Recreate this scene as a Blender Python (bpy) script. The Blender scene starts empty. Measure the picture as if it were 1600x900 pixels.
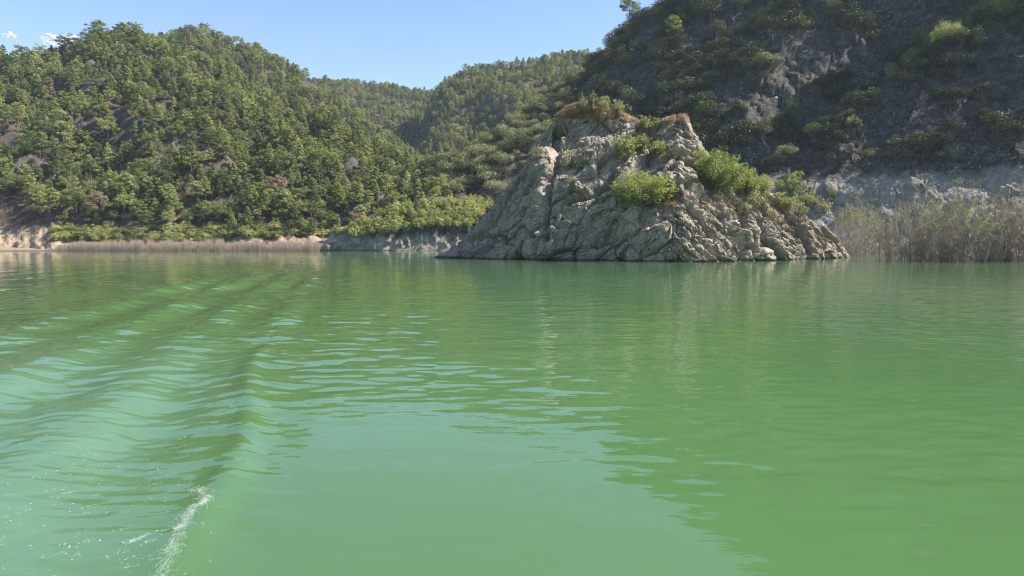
import bpy, math, random
import numpy as np
from mathutils import Vector, Matrix
from mathutils.bvhtree import BVHTree

# ------------------------------------------------------------------ scene, camera, light
scene = bpy.context.scene
COL = scene.collection
R = math.radians
FPX = 1067.0          # focal length in photo pixels (1600 wide)
CAMH = 3.2
TH = math.atan(72 / FPX)
cs, sn = math.cos(TH), math.sin(TH)

cam_d = bpy.data.cameras.new('camera')
cam_d.sensor_width = 36.0
cam_d.lens = FPX / 1600 * 36
cam_d.clip_start = 0.1
cam_d.clip_end = 30000
cam = bpy.data.objects.new('camera', cam_d)
COL.objects.link(cam)
cam.location = (0, 0, CAMH)
cam.rotation_euler = (R(90) - TH, 0, 0)
scene.camera = cam

SUN_AZ = R(86)        # clockwise from +Y
SUN_EL = R(44)
world = bpy.data.worlds.new("World")
scene.world = world
world.use_nodes = True
wn = world.node_tree
bg = wn.nodes['Background']
sky = wn.nodes.new('ShaderNodeTexSky')
sky.sky_type = 'NISHITA'
sky.sun_disc = False
sky.sun_elevation = SUN_EL
sky.sun_rotation = SUN_AZ
sky.altitude = 300
sky.air_density = 1.0
sky.dust_density = 0.2
sky.ozone_density = 3.0
wn.links.new(sky.outputs[0], bg.inputs[0])
bg.inputs[1].default_value = 0.087

sun_d = bpy.data.lights.new('sun', 'SUN')
sun_d.energy = 5.0
sun_d.angle = R(0.5)
sun_d.color = (1.0, 0.94, 0.84)
sun = bpy.data.objects.new('sun', sun_d)
COL.objects.link(sun)
sdir = Vector((math.sin(SUN_AZ) * math.cos(SUN_EL), math.cos(SUN_AZ) * math.cos(SUN_EL), math.sin(SUN_EL)))
sun.rotation_euler = sdir.to_track_quat('Z', 'Y').to_euler()
sun.location = sdir * 500

scene.view_settings.view_transform = 'Standard'
scene.view_settings.look = 'None'
scene.view_settings.gamma = 1
scene.view_settings.use_curve_mapping = False
scene.view_settings.exposure = 1.4
scene.render.engine = 'CYCLES'
cy_ = scene.cycles
cy_.use_denoising = True
cy_.denoiser = 'OPENIMAGEDENOISE'
cy_.denoising_input_passes = 'RGB_ALBEDO_NORMAL'
cy_.denoising_prefilter = 'ACCURATE'
cy_.filter_width = 1.15
cy_.use_adaptive_sampling = False
cy_.sample_clamp_indirect = 4.0
cy_.max_bounces = 6
cy_.diffuse_bounces = 3
cy_.glossy_bounces = 2
cy_.transmission_bounces = 3
cy_.volume_bounces = 0
cy_.caustics_reflective = False
cy_.caustics_refractive = False

rng = np.random.default_rng(7)
random.seed(7)

# ------------------------------------------------------------------ numeric noise
def _h(ix, iy, iz, seed):
    h = (ix.astype(np.int64) * 374761393 + iy.astype(np.int64) * 668265263 + iz.astype(np.int64) * 2147483647 + seed * 144665) & 0xFFFFFFFF
    h = ((h ^ (h >> 13)) * 1274126177) & 0xFFFFFFFF
    h = (h ^ (h >> 16)) * 2246822519 & 0xFFFFFFFF
    return (h ^ (h >> 13)) & 0xFFFFFFFF

def _hf(ix, iy, iz, seed):
    return _h(ix, iy, iz, seed).astype(np.float64) / 4294967295.0

_GR = np.array([[1,1,0],[-1,1,0],[1,-1,0],[-1,-1,0],[1,0,1],[-1,0,1],[1,0,-1],[-1,0,-1],[0,1,1],[0,-1,1],[0,1,-1],[0,-1,-1]], float)

def perlin(p, seed=0):
    i = np.floor(p).astype(np.int64)
    f = p - i
    w = f * f * f * (f * (f * 6 - 15) + 10)
    out = 0
    for dx in (0, 1):
        for dy in (0, 1):
            for dz in (0, 1):
                g = _GR[_h(i[..., 0] + dx, i[..., 1] + dy, i[..., 2] + dz, seed) % 12]
                d = (g * (f - np.array([dx, dy, dz]))).sum(-1)
                wt = (w[..., 0] if dx else 1 - w[..., 0]) * (w[..., 1] if dy else 1 - w[..., 1]) * (w[..., 2] if dz else 1 - w[..., 2])
                out = out + d * wt
    return out

def fbm(p, octv=4, seed=0, lac=2.1, gain=0.5):
    a, o = 1.0, 0
    for k in range(octv):
        o = o + a * perlin(p * lac ** k, seed + k * 17)
        a *= gain
    return o

def ridged(p, octv=4, seed=0, lac=2.1, gain=0.5):
    a, o = 1.0, 0
    for k in range(octv):
        o = o + a * (1 - 2.2 * np.abs(perlin(p * lac ** k, seed + k * 17)))
        a *= gain
    return o

def facets(p, seed=0, tilt=0.6):
    """blocky cells: every cell is an offset, tilted plane; returns (height, crack distance)"""
    i = np.floor(p).astype(np.int64)
    b1 = np.full(p.shape[:-1], 9.0); b2 = b1.copy()
    val = np.zeros(p.shape[:-1])
    for dx in (-1, 0, 1):
        for dy in (-1, 0, 1):
            for dz in (-1, 0, 1):
                cx, cyy, cz = i[..., 0] + dx, i[..., 1] + dy, i[..., 2] + dz
                c = np.stack([cx + _hf(cx, cyy, cz, seed), cyy + _hf(cx, cyy, cz, seed + 1), cz + _hf(cx, cyy, cz, seed + 2)], -1)
                dl = p - c
                d = np.sqrt((dl * dl).sum(-1))
                g = np.stack([_hf(cx, cyy, cz, seed + 3), _hf(cx, cyy, cz, seed + 4), _hf(cx, cyy, cz, seed + 5)], -1) * 2 - 1
                v = (_hf(cx, cyy, cz, seed + 6) * 2 - 1) * 0.6 + (g * dl).sum(-1) * tilt
                near = d < b1
                b2 = np.where(near, b1, np.minimum(b2, d))
                val = np.where(near, v, val)
                b1 = np.where(near, d, b1)
    return val, b2 - b1

def sstep(a, b, x):
    t = np.clip((x - a) / (b - a), 0, 1)
    return t * t * (3 - 2 * t)

# ------------------------------------------------------------------ pixel <-> world
def z_at(v, Y):
    c = (450 - v) / FPX
    return CAMH + Y * (c * cs - sn) / (cs + c * sn)

def x_at(u, Y, z):
    return (u - 800) / FPX * (Y * cs - (z - CAMH) * sn)

def uv_of(x, y, z):
    d = y * cs - (z - CAMH) * sn
    up = y * sn + (z - CAMH) * cs
    return 800 + FPX * x / d, 450 - FPX * up / d

def ray_dir(u, v):
    cx, c = (u - 800) / FPX, (450 - v) / FPX
    return Vector((cx, cs + c * sn, -sn + c * cs)).normalized()

def on_water(u, v):
    d = ray_dir(u, v)
    t = -CAMH / d.z
    return d.x * t, d.y * t

# ------------------------------------------------------------------ object helpers
def mesh_from(name, V, F, mats, parent=None, smooth=True, mi=None, attrs=None, link=True):
    me = bpy.data.meshes.new(name)
    V = np.asarray(V, np.float32)
    me.vertices.add(len(V)); me.vertices.foreach_set('co', V.ravel())
    if isinstance(F, np.ndarray):
        n, k = F.shape
        me.loops.add(n * k); me.loops.foreach_set('vertex_index', F.ravel().astype(np.int32))
        me.polygons.add(n)
        me.polygons.foreach_set('loop_start', np.arange(0, n * k, k, dtype=np.int32))
        me.polygons.foreach_set('loop_total', np.full(n, k, np.int32))
    else:
        tot = np.array([len(f) for f in F], np.int32)
        flat = np.array([i for f in F for i in f], np.int32)
        me.loops.add(len(flat)); me.loops.foreach_set('vertex_index', flat)
        me.polygons.add(len(F))
        me.polygons.foreach_set('loop_start', np.concatenate([[0], np.cumsum(tot)[:-1]]).astype(np.int32))
        me.polygons.foreach_set('loop_total', tot)
        n = len(F)
    for m in (mats if isinstance(mats, (list, tuple)) else [mats]):
        me.materials.append(m)
    if mi is not None:
        me.polygons.foreach_set('material_index', np.asarray(mi, np.int32))
    me.polygons.foreach_set('use_smooth', np.full(n, smooth, bool))
    me.update(calc_edges=True)
    if attrs:
        for an, (dom, arr) in attrs.items():
            a = me.attributes.new(an, 'FLOAT', dom)
            a.data.foreach_set('value', np.asarray(arr, np.float32))
    me.validate()
    o = bpy.data.objects.new(name, me)
    if link:
        COL.objects.link(o)
    if parent:
        o.parent = parent
    return o

def empty(name, loc=(0, 0, 0)):
    o = bpy.data.objects.new(name, None)
    o.empty_display_size = 0.3
    COL.objects.link(o); o.location = loc
    return o

def tag(o, label=None, cat=None, group=None, kind=None):
    if label: o['label'] = label
    if cat: o['category'] = cat
    if group: o['group'] = group
    if kind: o['kind'] = kind
    return o

def grid_faces(a, b, wrap=False):
    i = np.arange(a - 1)[:, None]; j = np.arange(b if wrap else b - 1)[None, :]
    j2 = (j + 1) % b
    return np.stack([(i * b + j), (i * b + j2), ((i + 1) * b + j2), ((i + 1) * b + j)], -1).reshape(-1, 4)

# ------------------------------------------------------------------ materials
def new_mat(name):
    m = bpy.data.materials.new(name); m.use_nodes = True
    nt = m.node_tree; nt.nodes.clear()
    out = nt.nodes.new('ShaderNodeOutputMaterial')
    return m, nt, out

def N(nt, typ, **kw):
    n = nt.nodes.new(typ)
    for k, v in kw.items():
        if k in n.inputs.keys() if isinstance(k, str) else False:
            n.inputs[k].default_value = v
        else:
            setattr(n, k, v)
    return n

def noise(nt, vec, scale, detail=4, rough=0.55, dist=0.0):
    n = nt.nodes.new('ShaderNodeTexNoise')
    n.inputs['Scale'].default_value = scale; n.inputs['Detail'].default_value = detail
    n.inputs['Roughness'].default_value = rough; n.inputs['Distortion'].default_value = dist
    nt.links.new(vec, n.inputs['Vector'])
    return n.outputs['Fac']

def ramp(nt, fac, stops, interp='LINEAR'):
    r = nt.nodes.new('ShaderNodeValToRGB')
    r.color_ramp.interpolation = interp
    el = r.color_ramp.elements
    while len(el) < len(stops): el.new(0.5)
    for e, (p, c) in zip(el, stops):
        e.position = p
        e.color = tuple(c) + (1,) if not isinstance(c, (int, float)) else (c, c, c, 1)
    nt.links.new(fac, r.inputs[0])
    return r.outputs[0]

def mixc(nt, fac, a, b, mode='MIX'):
    m = nt.nodes.new('ShaderNodeMix'); m.data_type = 'RGBA'; m.blend_type = mode
    for sock, val in ((m.inputs[0], fac), (m.inputs[6], a), (m.inputs[7], b)):
        if isinstance(val, bpy.types.NodeSocket): nt.links.new(val, sock)
        elif isinstance(val, (int, float)): sock.default_value = val
        else: sock.default_value = tuple(val) + (1,)
    return m.outputs[2]

def math_(nt, op, a, b=None, clamp=False):
    m = nt.nodes.new('ShaderNodeMath'); m.operation = op; m.use_clamp = clamp
    for s, val in zip(m.inputs, (a, b)):
        if val is None: continue
        if isinstance(val, bpy.types.NodeSocket): nt.links.new(val, s)
        else: s.default_value = val
    return m.outputs[0]

def geo_pos(nt):
    return nt.nodes.new('ShaderNodeNewGeometry').outputs['Position']

def stretch(nt, vec, sc, rot=(0, 0, 0)):
    m = nt.nodes.new('ShaderNodeMapping')
    m.inputs['Scale'].default_value = sc; m.inputs['Rotation'].default_value = rot
    nt.links.new(vec, m.inputs['Vector'])
    return m.outputs[0]

def leaf_mat(name, cols, trans=0.3, tint=0.35):
    """cols: stops over the per-tree random number"""
    m, nt, out = new_mat(name)
    oi = nt.nodes.new('ShaderNodeObjectInfo')
    col = ramp(nt, oi.outputs['Random'], cols)
    at = nt.nodes.new('ShaderNodeAttribute'); at.attribute_name = 'tint'
    f = math_(nt, 'MULTIPLY_ADD', at.outputs['Fac'], tint * 2); f.node.inputs[2].default_value = 1 - tint
    hs = nt.nodes.new('ShaderNodeHueSaturation'); hs.inputs['Saturation'].default_value = 1.0
    nt.links.new(col, hs.inputs['Color']); nt.links.new(f, hs.inputs['Value'])
    d = nt.nodes.new('ShaderNodeBsdfDiffuse'); t = nt.nodes.new('ShaderNodeBsdfTranslucent')
    g = nt.nodes.new('ShaderNodeBsdfGlossy'); g.inputs['Roughness'].default_value = 0.5
    g.inputs['Color'].default_value = (0.8, 0.85, 0.8, 1)
    nt.links.new(hs.outputs[0], d.inputs[0])
    hs2 = nt.nodes.new('ShaderNodeHueSaturation'); hs2.inputs['Hue'].default_value = 0.485
    hs2.inputs['Saturation'].default_value = 1.15; hs2.inputs['Value'].default_value = 1.3
    nt.links.new(hs.outputs[0], hs2.inputs['Color']); nt.links.new(hs2.outputs[0], t.inputs[0])
    mx = nt.nodes.new('ShaderNodeMixShader'); mx.inputs[0].default_value = trans
    nt.links.new(d.outputs[0], mx.inputs[1]); nt.links.new(t.outputs[0], mx.inputs[2])
    mg = nt.nodes.new('ShaderNodeMixShader'); mg.inputs[0].default_value = 0.03
    nt.links.new(mx.outputs[0], mg.inputs[1]); nt.links.new(g.outputs[0], mg.inputs[2])
    nt.links.new(mg.outputs[0], out.inputs[0])
    return m

def simple_mat(name, c1, c2, scale=3.0, rough=0.9):
    m, nt, out = new_mat(name)
    tc = nt.nodes.new('ShaderNodeTexCoord')
    col = ramp(nt, noise(nt, tc.outputs['Object'], scale), [(0.3, c1), (0.7, c2)])
    b = nt.nodes.new('ShaderNodeBsdfPrincipled'); b.inputs['Roughness'].default_value = rough
    nt.links.new(col, b.inputs['Base Color']); nt.links.new(b.outputs[0], out.inputs[0])
    return m

M = {}
M['pine'] = leaf_mat('pine_needles', [(0.0, (0.075, 0.10, 0.034)), (0.3, (0.145, 0.18, 0.055)), (0.7, (0.215, 0.255, 0.075)), (0.96, (0.28, 0.31, 0.12)), (1.0, (0.27, 0.21, 0.13))], 0.35, 0.45)
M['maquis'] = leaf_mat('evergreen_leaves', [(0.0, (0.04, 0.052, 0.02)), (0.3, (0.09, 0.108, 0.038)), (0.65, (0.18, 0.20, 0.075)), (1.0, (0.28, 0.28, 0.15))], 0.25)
M['bright'] = leaf_mat('bright_leaves', [(0.0, (0.17, 0.21, 0.055)), (0.5, (0.225, 0.265, 0.075)), (1.0, (0.27, 0.29, 0.11))], 0.42, 0.5)
M['bank'] = leaf_mat('bank_leaves', [(0.0, (0.22, 0.25, 0.075)), (0.5, (0.34, 0.37, 0.11)), (1.0, (0.42, 0.42, 0.18))], 0.4, 0.6)
M['shore'] = leaf_mat('shore_leaves', [(0.0, (0.07, 0.10, 0.035)), (0.5, (0.13, 0.16, 0.05)), (1.0, (0.18, 0.19, 0.075))], 0.3)
M['shade_tint'] = leaf_mat('evergreen_leaves_shade_tint', [(0.0, (0.03, 0.04, 0.016)), (0.7, (0.055, 0.068, 0.024)), (1.0, (0.12, 0.14, 0.04))], 0.15)  # darker copy of the maquis leaves, hillside shade put into the colour
M['grey_leaf'] = leaf_mat('grey_green_leaves', [(0.0, (0.19, 0.21, 0.08)), (1.0, (0.28, 0.28, 0.13))], 0.35)
M['dry_leaf'] = leaf_mat('dry_grass_blades', [(0.0, (0.30, 0.21, 0.11)), (1.0, (0.42, 0.31, 0.16))], 0.3)
M['reed'] = leaf_mat('dry_reed_stalks', [(0.0, (0.33, 0.25, 0.20)), (1.0, (0.45, 0.35, 0.29))], 0.3)
M['bark'] = simple_mat('bark', (0.09, 0.065, 0.05), (0.17, 0.13, 0.10), 4)
M['twig'] = simple_mat('bare_twigs', (0.17, 0.13, 0.105), (0.34, 0.275, 0.23), 2)
M['twig_dark'] = simple_mat('dark_twigs', (0.08, 0.065, 0.055), (0.16, 0.13, 0.11), 2)
M['dead'] = leaf_mat('dead_needles', [(0.0, (0.16, 0.11, 0.08)), (1.0, (0.24, 0.16, 0.12))], 0.2)

def rock_mat(name, base_stops, band=None, soil=None, specks=None, bump=0.35, bscale=1.0, wet=True, pits=False):
    m, nt, out = new_mat(name)
    pos = geo_pos(nt)
    n1 = noise(nt, pos, 0.35 * bscale, 6, 0.62, 0.4)
    n2 = noise(nt, stretch(nt, pos, (1.2, 1.2, 0.5), (0.3, 0.7, 0.2)), 1.5 * bscale, 7, 0.7, 0.6)
    f = math_(nt, 'MULTIPLY_ADD', n1, 0.5); nt.links.new(math_(nt, 'MULTIPLY', n2, 0.5), f.node.inputs[2])
    col = ramp(nt, f, base_stops)
    if pits:
        n4 = noise(nt, pos, 2.6, 8, 0.78, 0.3)
        col = mixc(nt, ramp(nt, n4, [(0.38, 0.75), (0.5, 0.0)]), col, (0.07, 0.06, 0.048))
        col = mixc(nt, ramp(nt, n4, [(0.56, 0.0), (0.7, 0.7)]), col, (0.44, 0.395, 0.32))
    sep = nt.nodes.new('ShaderNodeSeparateXYZ'); nt.links.new(pos, sep.inputs[0])
    z = sep.outputs[2]
    zn = math_(nt, 'ADD', z, math_(nt, 'MULTIPLY', math_(nt, 'SUBTRACT', noise(nt, pos, 0.09, 5, 0.65), 0.5), 9.0))
    ge = nt.nodes.new('ShaderNodeNewGeometry')
    sepn = nt.nodes.new('ShaderNodeSeparateXYZ'); nt.links.new(ge.outputs['Normal'], sepn.inputs[0])
    if soil:
        # soil collects on gentle ground
        fs = math_(nt, 'ADD', sepn.outputs[2], math_(nt, 'MULTIPLY', math_(nt, 'SUBTRACT', noise(nt, pos, 0.25 * bscale, 5, 0.6), 0.5), 0.9))
        col = mixc(nt, ramp(nt, fs, [(soil[2], 0.0), (soil[3], 1.0)]), col, ramp(nt, noise(nt, pos, 0.5, 6, 0.7), [(0.3, soil[0]), (0.7, soil[1])]))
    if specks:
        v = nt.nodes.new('ShaderNodeTexVoronoi'); v.inputs['Scale'].default_value = specks[1]; v.inputs['Randomness'].default_value = 1.0
        nt.links.new(stretch(nt, pos, (1, 1, 1.0), (0.2, 0.3, 0.1)), v.inputs['Vector'])
        sc = nt.nodes.new('ShaderNodeSeparateColor'); nt.links.new(v.outputs['Color'], sc.inputs[0])
        near = math_(nt, 'LESS_THAN', v.outputs['Distance'], math_(nt, 'MULTIPLY', sc.outputs[1], 0.45))
        patch = ramp(nt, noise(nt, pos, 0.035, 4, 0.6), [(0.42, 0.0), (0.62, 1.0)])
        k = math_(nt, 'MULTIPLY', math_(nt, 'GREATER_THAN', sc.outputs[0], specks[2]), near)
        k = math_(nt, 'MULTIPLY', k, patch)
        col = mixc(nt, k, col, specks[0])
    if band:
        # bleached zone left by the falling water level
        fb = math_(nt, 'DIVIDE', math_(nt, 'SUBTRACT', band[2], zn), band[3], True)
        bc = ramp(nt, f, [(0.33, tuple(x * 0.55 for x in band[0])), (0.47, band[0]), (0.62, band[1])])
        col = mixc(nt, fb, col, bc)
    if wet:
        # dark wet line just above the water
        fw = math_(nt, 'DIVIDE', math_(nt, 'SUBTRACT', 0.5, z), 0.35, True)
        col = mixc(nt, math_(nt, 'MULTIPLY', fw, 0.75), col, (0.03, 0.028, 0.022))
    b = nt.nodes.new('ShaderNodeBsdfPrincipled'); b.inputs['Roughness'].default_value = 0.92
    b.inputs['Specular IOR Level'].default_value = 0.2
    nt.links.new(col, b.inputs['Base Color'])
    bp = nt.nodes.new('ShaderNodeBump'); bp.inputs['Strength'].default_value = bump; bp.inputs['Distance'].default_value = 0.5
    nt.links.new(math_(nt, 'ADD', n2, math_(nt, 'MULTIPLY', noise(nt, pos, 5 * bscale, 5, 0.7), 0.5)), bp.inputs['Height'])
    nt.links.new(bp.outputs[0], b.inputs['Normal'])
    nt.links.new(b.outputs[0], out.inputs[0])
    return m

GREY = [(0.32, (0.10, 0.095, 0.085)), (0.45, (0.20, 0.185, 0.165)), (0.56, (0.29, 0.27, 0.235)), (0.68, (0.38, 0.35, 0.30))]
M['island'] = rock_mat('limestone', [(0.30, (0.115, 0.096, 0.072)), (0.44, (0.24, 0.204, 0.16)), (0.56, (0.335, 0.29, 0.228)), (0.68, (0.44, 0.385, 0.305))], soil=((0.28, 0.19, 0.12), (0.40, 0.30, 0.20), 0.85, 1.15), bump=0.5, pits=True)
M['forest_floor'] = rock_mat('forest_floor', [(0.35, (0.04, 0.035, 0.03)), (0.5, (0.075, 0.065, 0.056)), (0.65, (0.12, 0.105, 0.092))],
                             band=((0.22, 0.165, 0.115), (0.32, 0.255, 0.185), 10.5, 3.0),
                             soil=((0.045, 0.035, 0.022), (0.10, 0.065, 0.042), 0.55, 0.8), bump=0.5)
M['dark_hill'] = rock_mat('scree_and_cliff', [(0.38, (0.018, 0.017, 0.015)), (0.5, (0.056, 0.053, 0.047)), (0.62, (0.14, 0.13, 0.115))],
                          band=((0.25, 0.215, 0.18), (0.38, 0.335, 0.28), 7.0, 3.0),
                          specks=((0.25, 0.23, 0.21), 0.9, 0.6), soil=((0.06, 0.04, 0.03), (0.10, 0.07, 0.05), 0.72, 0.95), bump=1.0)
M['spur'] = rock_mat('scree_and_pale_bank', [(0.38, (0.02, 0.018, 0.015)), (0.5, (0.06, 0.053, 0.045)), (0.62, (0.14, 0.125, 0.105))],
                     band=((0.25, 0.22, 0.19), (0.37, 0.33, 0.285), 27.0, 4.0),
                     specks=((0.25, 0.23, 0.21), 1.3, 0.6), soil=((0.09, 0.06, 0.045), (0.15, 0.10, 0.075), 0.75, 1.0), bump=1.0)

# water
def water_mat():
    m, nt, out = new_mat('green_lake_water')
    pos = geo_pos(nt)
    b = nt.nodes.new('ShaderNodeBsdfPrincipled')
    b.inputs['Roughness'].default_value = 0.03
    b.inputs['IOR'].default_value = 1.36
    flat = stretch(nt, pos, (1, 1, 0))
    col = ramp(nt, noise(nt, flat, 0.05, 3, 0.5), [(0.3, (0.056, 0.119, 0.042)), (0.7, (0.064, 0.133, 0.048))])
    at = nt.nodes.new('ShaderNodeAttribute'); at.attribute_name = 'wash'
    # water churned by the boat: full of tiny bubbles, rougher and milkier
    wf = math_(nt, 'MULTIPLY', at.outputs['Fac'], ramp(nt, noise(nt, flat, 0.9, 4, 0.6), [(0.3, 0.4), (0.7, 1.0)]))
    col = mixc(nt, wf, col, (0.085, 0.165, 0.095))
    nt.links.new(math_(nt, 'MULTIPLY_ADD', wf, 0.20), b.inputs['Roughness'])
    b.inputs['Roughness'].links[0].from_node.inputs[2].default_value = 0.03
    nt.links.new(col, b.inputs['Base Color'])
    bp = nt.nodes.new('ShaderNodeBump'); bp.inputs['Strength'].default_value = 1.0; bp.inputs['Distance'].default_value = 1.0
    # small wind ripples on top of the modelled waves
    n1 = noise(nt, stretch(nt, flat, (0.55, 1, 1), (0, 0, 0.1)), 2.1, 3, 0.5)
    mask = ramp(nt, noise(nt, flat, 0.03, 3, 0.5), [(0.35, 0.35), (0.65, 1.0)])
    h = math_(nt, 'MULTIPLY', math_(nt, 'MULTIPLY', n1, mask), 0.016)
    nt.links.new(h, bp.inputs['Height'])
    nt.links.new(bp.outputs[0], b.inputs['Normal'])
    nt.links.new(b.outputs[0], out.inputs[0])
    return m
M['water'] = water_mat()
M['foam'] = simple_mat('foam', (0.30, 0.36, 0.28), (0.62, 0.64, 0.58), 8, 0.6)
M['bed'] = simple_mat('lake_bed', (0.10, 0.11, 0.06), (0.16, 0.16, 0.10), 0.05)

# ------------------------------------------------------------------ terrain lofts
class Hill: pass
HILLS = {}
def hill(name, knots, nu, nt, mat, prof, amp=6.0, scale=70.0, seed=1, fine=None, back=0.6, backslope=0.9, bank=None, u_pow=1, cliff=None, wend=0.35, shore=0):
    """knots: (u, Y base, z base, Y crest, v crest [or z crest if given as ('z', value)])"""
    k = np.array([[a, b, c, d, (z_at(e, d) if not isinstance(e, tuple) else e[1])] for a, b, c, d, e in knots], float)
    u = np.linspace(k[0, 0], k[-1, 0], nu)
    # smooth interpolation of the knots
    def ip(col):
        y = np.interp(u, k[:, 0], k[:, col]); w = max(1, int(nu * 12 / (u[-1] - u[0])))
        ker = np.ones(2 * w + 1) / (2 * w + 1)
        return np.convolve(np.pad(y, w, 'edge'), ker, 'valid')
    Yb, zb, Yt, zt = ip(1), ip(2), ip(3), ip(4)
    t = np.concatenate([[-0.12, -0.05], np.linspace(0, 1, nt - 14), 1 + back * np.linspace(0.04, 1, 12) ** 1.3])
    T, U = np.meshgrid(t, u)          # [nu, nt]
    c = lambda a: a[:, None]
    tt = np.clip(T, 0, 1)
    f = prof(tt, U) if prof.__code__.co_argcount == 2 else prof(tt)
    Y = c(Yb) + (c(Yt) - c(Yb)) * np.maximum(T, -0.12)
    Z = c(zb) + (c(zt) - c(zb)) * f
    Z = np.where(T < 0, c(zb) + T * 60, Z)
    if bank: Z = Z + bank(U, tt)
    if shore: Y = Y + shore * (perlin(np.stack([U / 55, U * 0 + 0.3, U * 0], -1), 19) + 0.5 * perlin(np.stack([U / 17, U * 0 + 0.3, U * 0], -1), 23)) * (1 - sstep(0.0, 0.12, T))
    depth = c(Yt) - c(Yb)
    Z = np.where(T > 1, c(zt) - (T - 1) * depth * backslope, Z)
    X = (U - 800) / FPX * (Y * cs - (Z - CAMH) * sn)
    P = np.stack([X, Y, Z], -1)
    q = P / scale; q[..., 2] *= 0.3
    w = sstep(0.0, 0.2, T) * (1 - (1 - wend) * sstep(0.8, 1.0, T))
    P[..., 2] += amp * (ridged(q, 4, seed) - 0.55) * w
    if fine: P = fine(P, U, T, w)
    nut, ntt = P.shape[:2]
    o = mesh_from(name, P.reshape(-1, 3), grid_faces(nut, ntt), mat)
    tag(o, kind='structure')
    h = Hill(); h.P = P; h.u = u; h.t = t; h.obj = o; h.name = name
    V = [tuple(p) for p in P.reshape(-1, 3)]
    h.bvh = None
    HILLS[name] = h
    return h

def bvh_of(h, step=1):
    P = h.P[::step, ::step]
    a, b = P.shape[:2]
    F = grid_faces(a, b)
    h.bvh = BVHTree.FromPolygons(P.reshape(-1, 3).tolist(), F.tolist())

def soft(t):   # slightly rounded crest
    return 0.75 * t + 0.25 * np.sin(t * math.pi / 2)

left_far = [(a, b, c, d, e + (8 if a < 420 else 0)) for a, b, c, d, e in [(-420, 250, -1, 520, 95), (-200, 247, -1, 500, 102), (0, 245, -1, 480, 104), (60, 245, -1, 480, 104), (110, 245, -1, 478, 96), (132, 245, -1, 478, 78), (150, 245, -1, 478, 70), (200, 245, -1, 476, 66),
            (250, 245, -1, 474, 76), (300, 246, -1, 470, 95), (340, 246, -1, 465, 113), (400, 247, -1, 455, 148), (470, 248, -1, 440, 190), (540, 249, -1, 430, 232), (600, 250, -1, 425, 266),
            (640, 252, -1, 420, 290), (700, 256, -1, 410, 318), (760, 262, -1, 400, 340)]]
def rough_fine(sc, a, seed):
    def fn(P, U, T, w):
        v1, c1 = facets(P / sc, seed, 0.7)
        P = P.copy()
        P[..., 2] += v1 * a * w
        v2, c2 = facets(P / 2.0, seed + 40, 0.9); v3, c3 = facets(P / 0.9, seed + 60, 0.9)
        P[..., 2] += (v2 * 0.8 + v3 * 0.35) * sstep(0, 0.015, T) * (1 - sstep(0.12, 0.25, T))
        return P
    return fn
L1 = hill('left_hill', left_far, 640, 330, M['forest_floor'], soft, amp=14, scale=68, seed=3, fine=rough_fine(9.0, 2.0, 5), back=0.5, shore=5.0)
L2 = hill('middle_hill', [(120, 470, 20, 660, 100), (230, 470, 20, 650, 74), (280, 470, 20, 650, 62), (310, 470, 20, 650, 60), (340, 470, 20, 650, 68), (400, 470, 20, 645, 86), (440, 470, 20, 640, 106),
                          (480, 470, 20, 635, 126), (500, 470, 20, 630, 140), (520, 470, 20, 625, 165), (560, 470, 18, 620, 200), (620, 470, 15, 610, 240), (680, 470, 12, 600, 275), (740, 470, 8, 590, 310)],
          240, 130, M['forest_floor'], soft, amp=10, scale=90, seed=11, fine=rough_fine(12.0, 3.0, 9), back=0.5)
CH = hill('far_hill', [(380, 640, 20, 1050, 140), (460, 640, 20, 1040, 140), (550, 640, 20, 1030, 138), (620, 640, 20, 1020, 148), (680, 640, 20, 1010, 158), (730, 640, 20, 1000, 158), (800, 640, 20, 1000, 150), (900, 640, 20, 1000, 150)],
          220, 120, M['forest_floor'], soft, amp=17, scale=120, seed=21, back=0.4)
DH = hill('far_right_hill', [(640, 520, 15, 800, 262), (660, 520, 15, 810, 215), (676, 520, 15, 820, 165), (690, 520, 15, 830, 138), (720, 520, 15, 850, 122), (780, 520, 15, 860, 112), (850, 520, 15, 870, 102), (920, 520, 15, 880, 92), (1000, 520, 15, 890, 84), (1150, 520, 15, 900, 80)],
          220, 130, M['forest_floor'], soft, amp=14, scale=100, seed=33, back=0.4)

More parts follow.
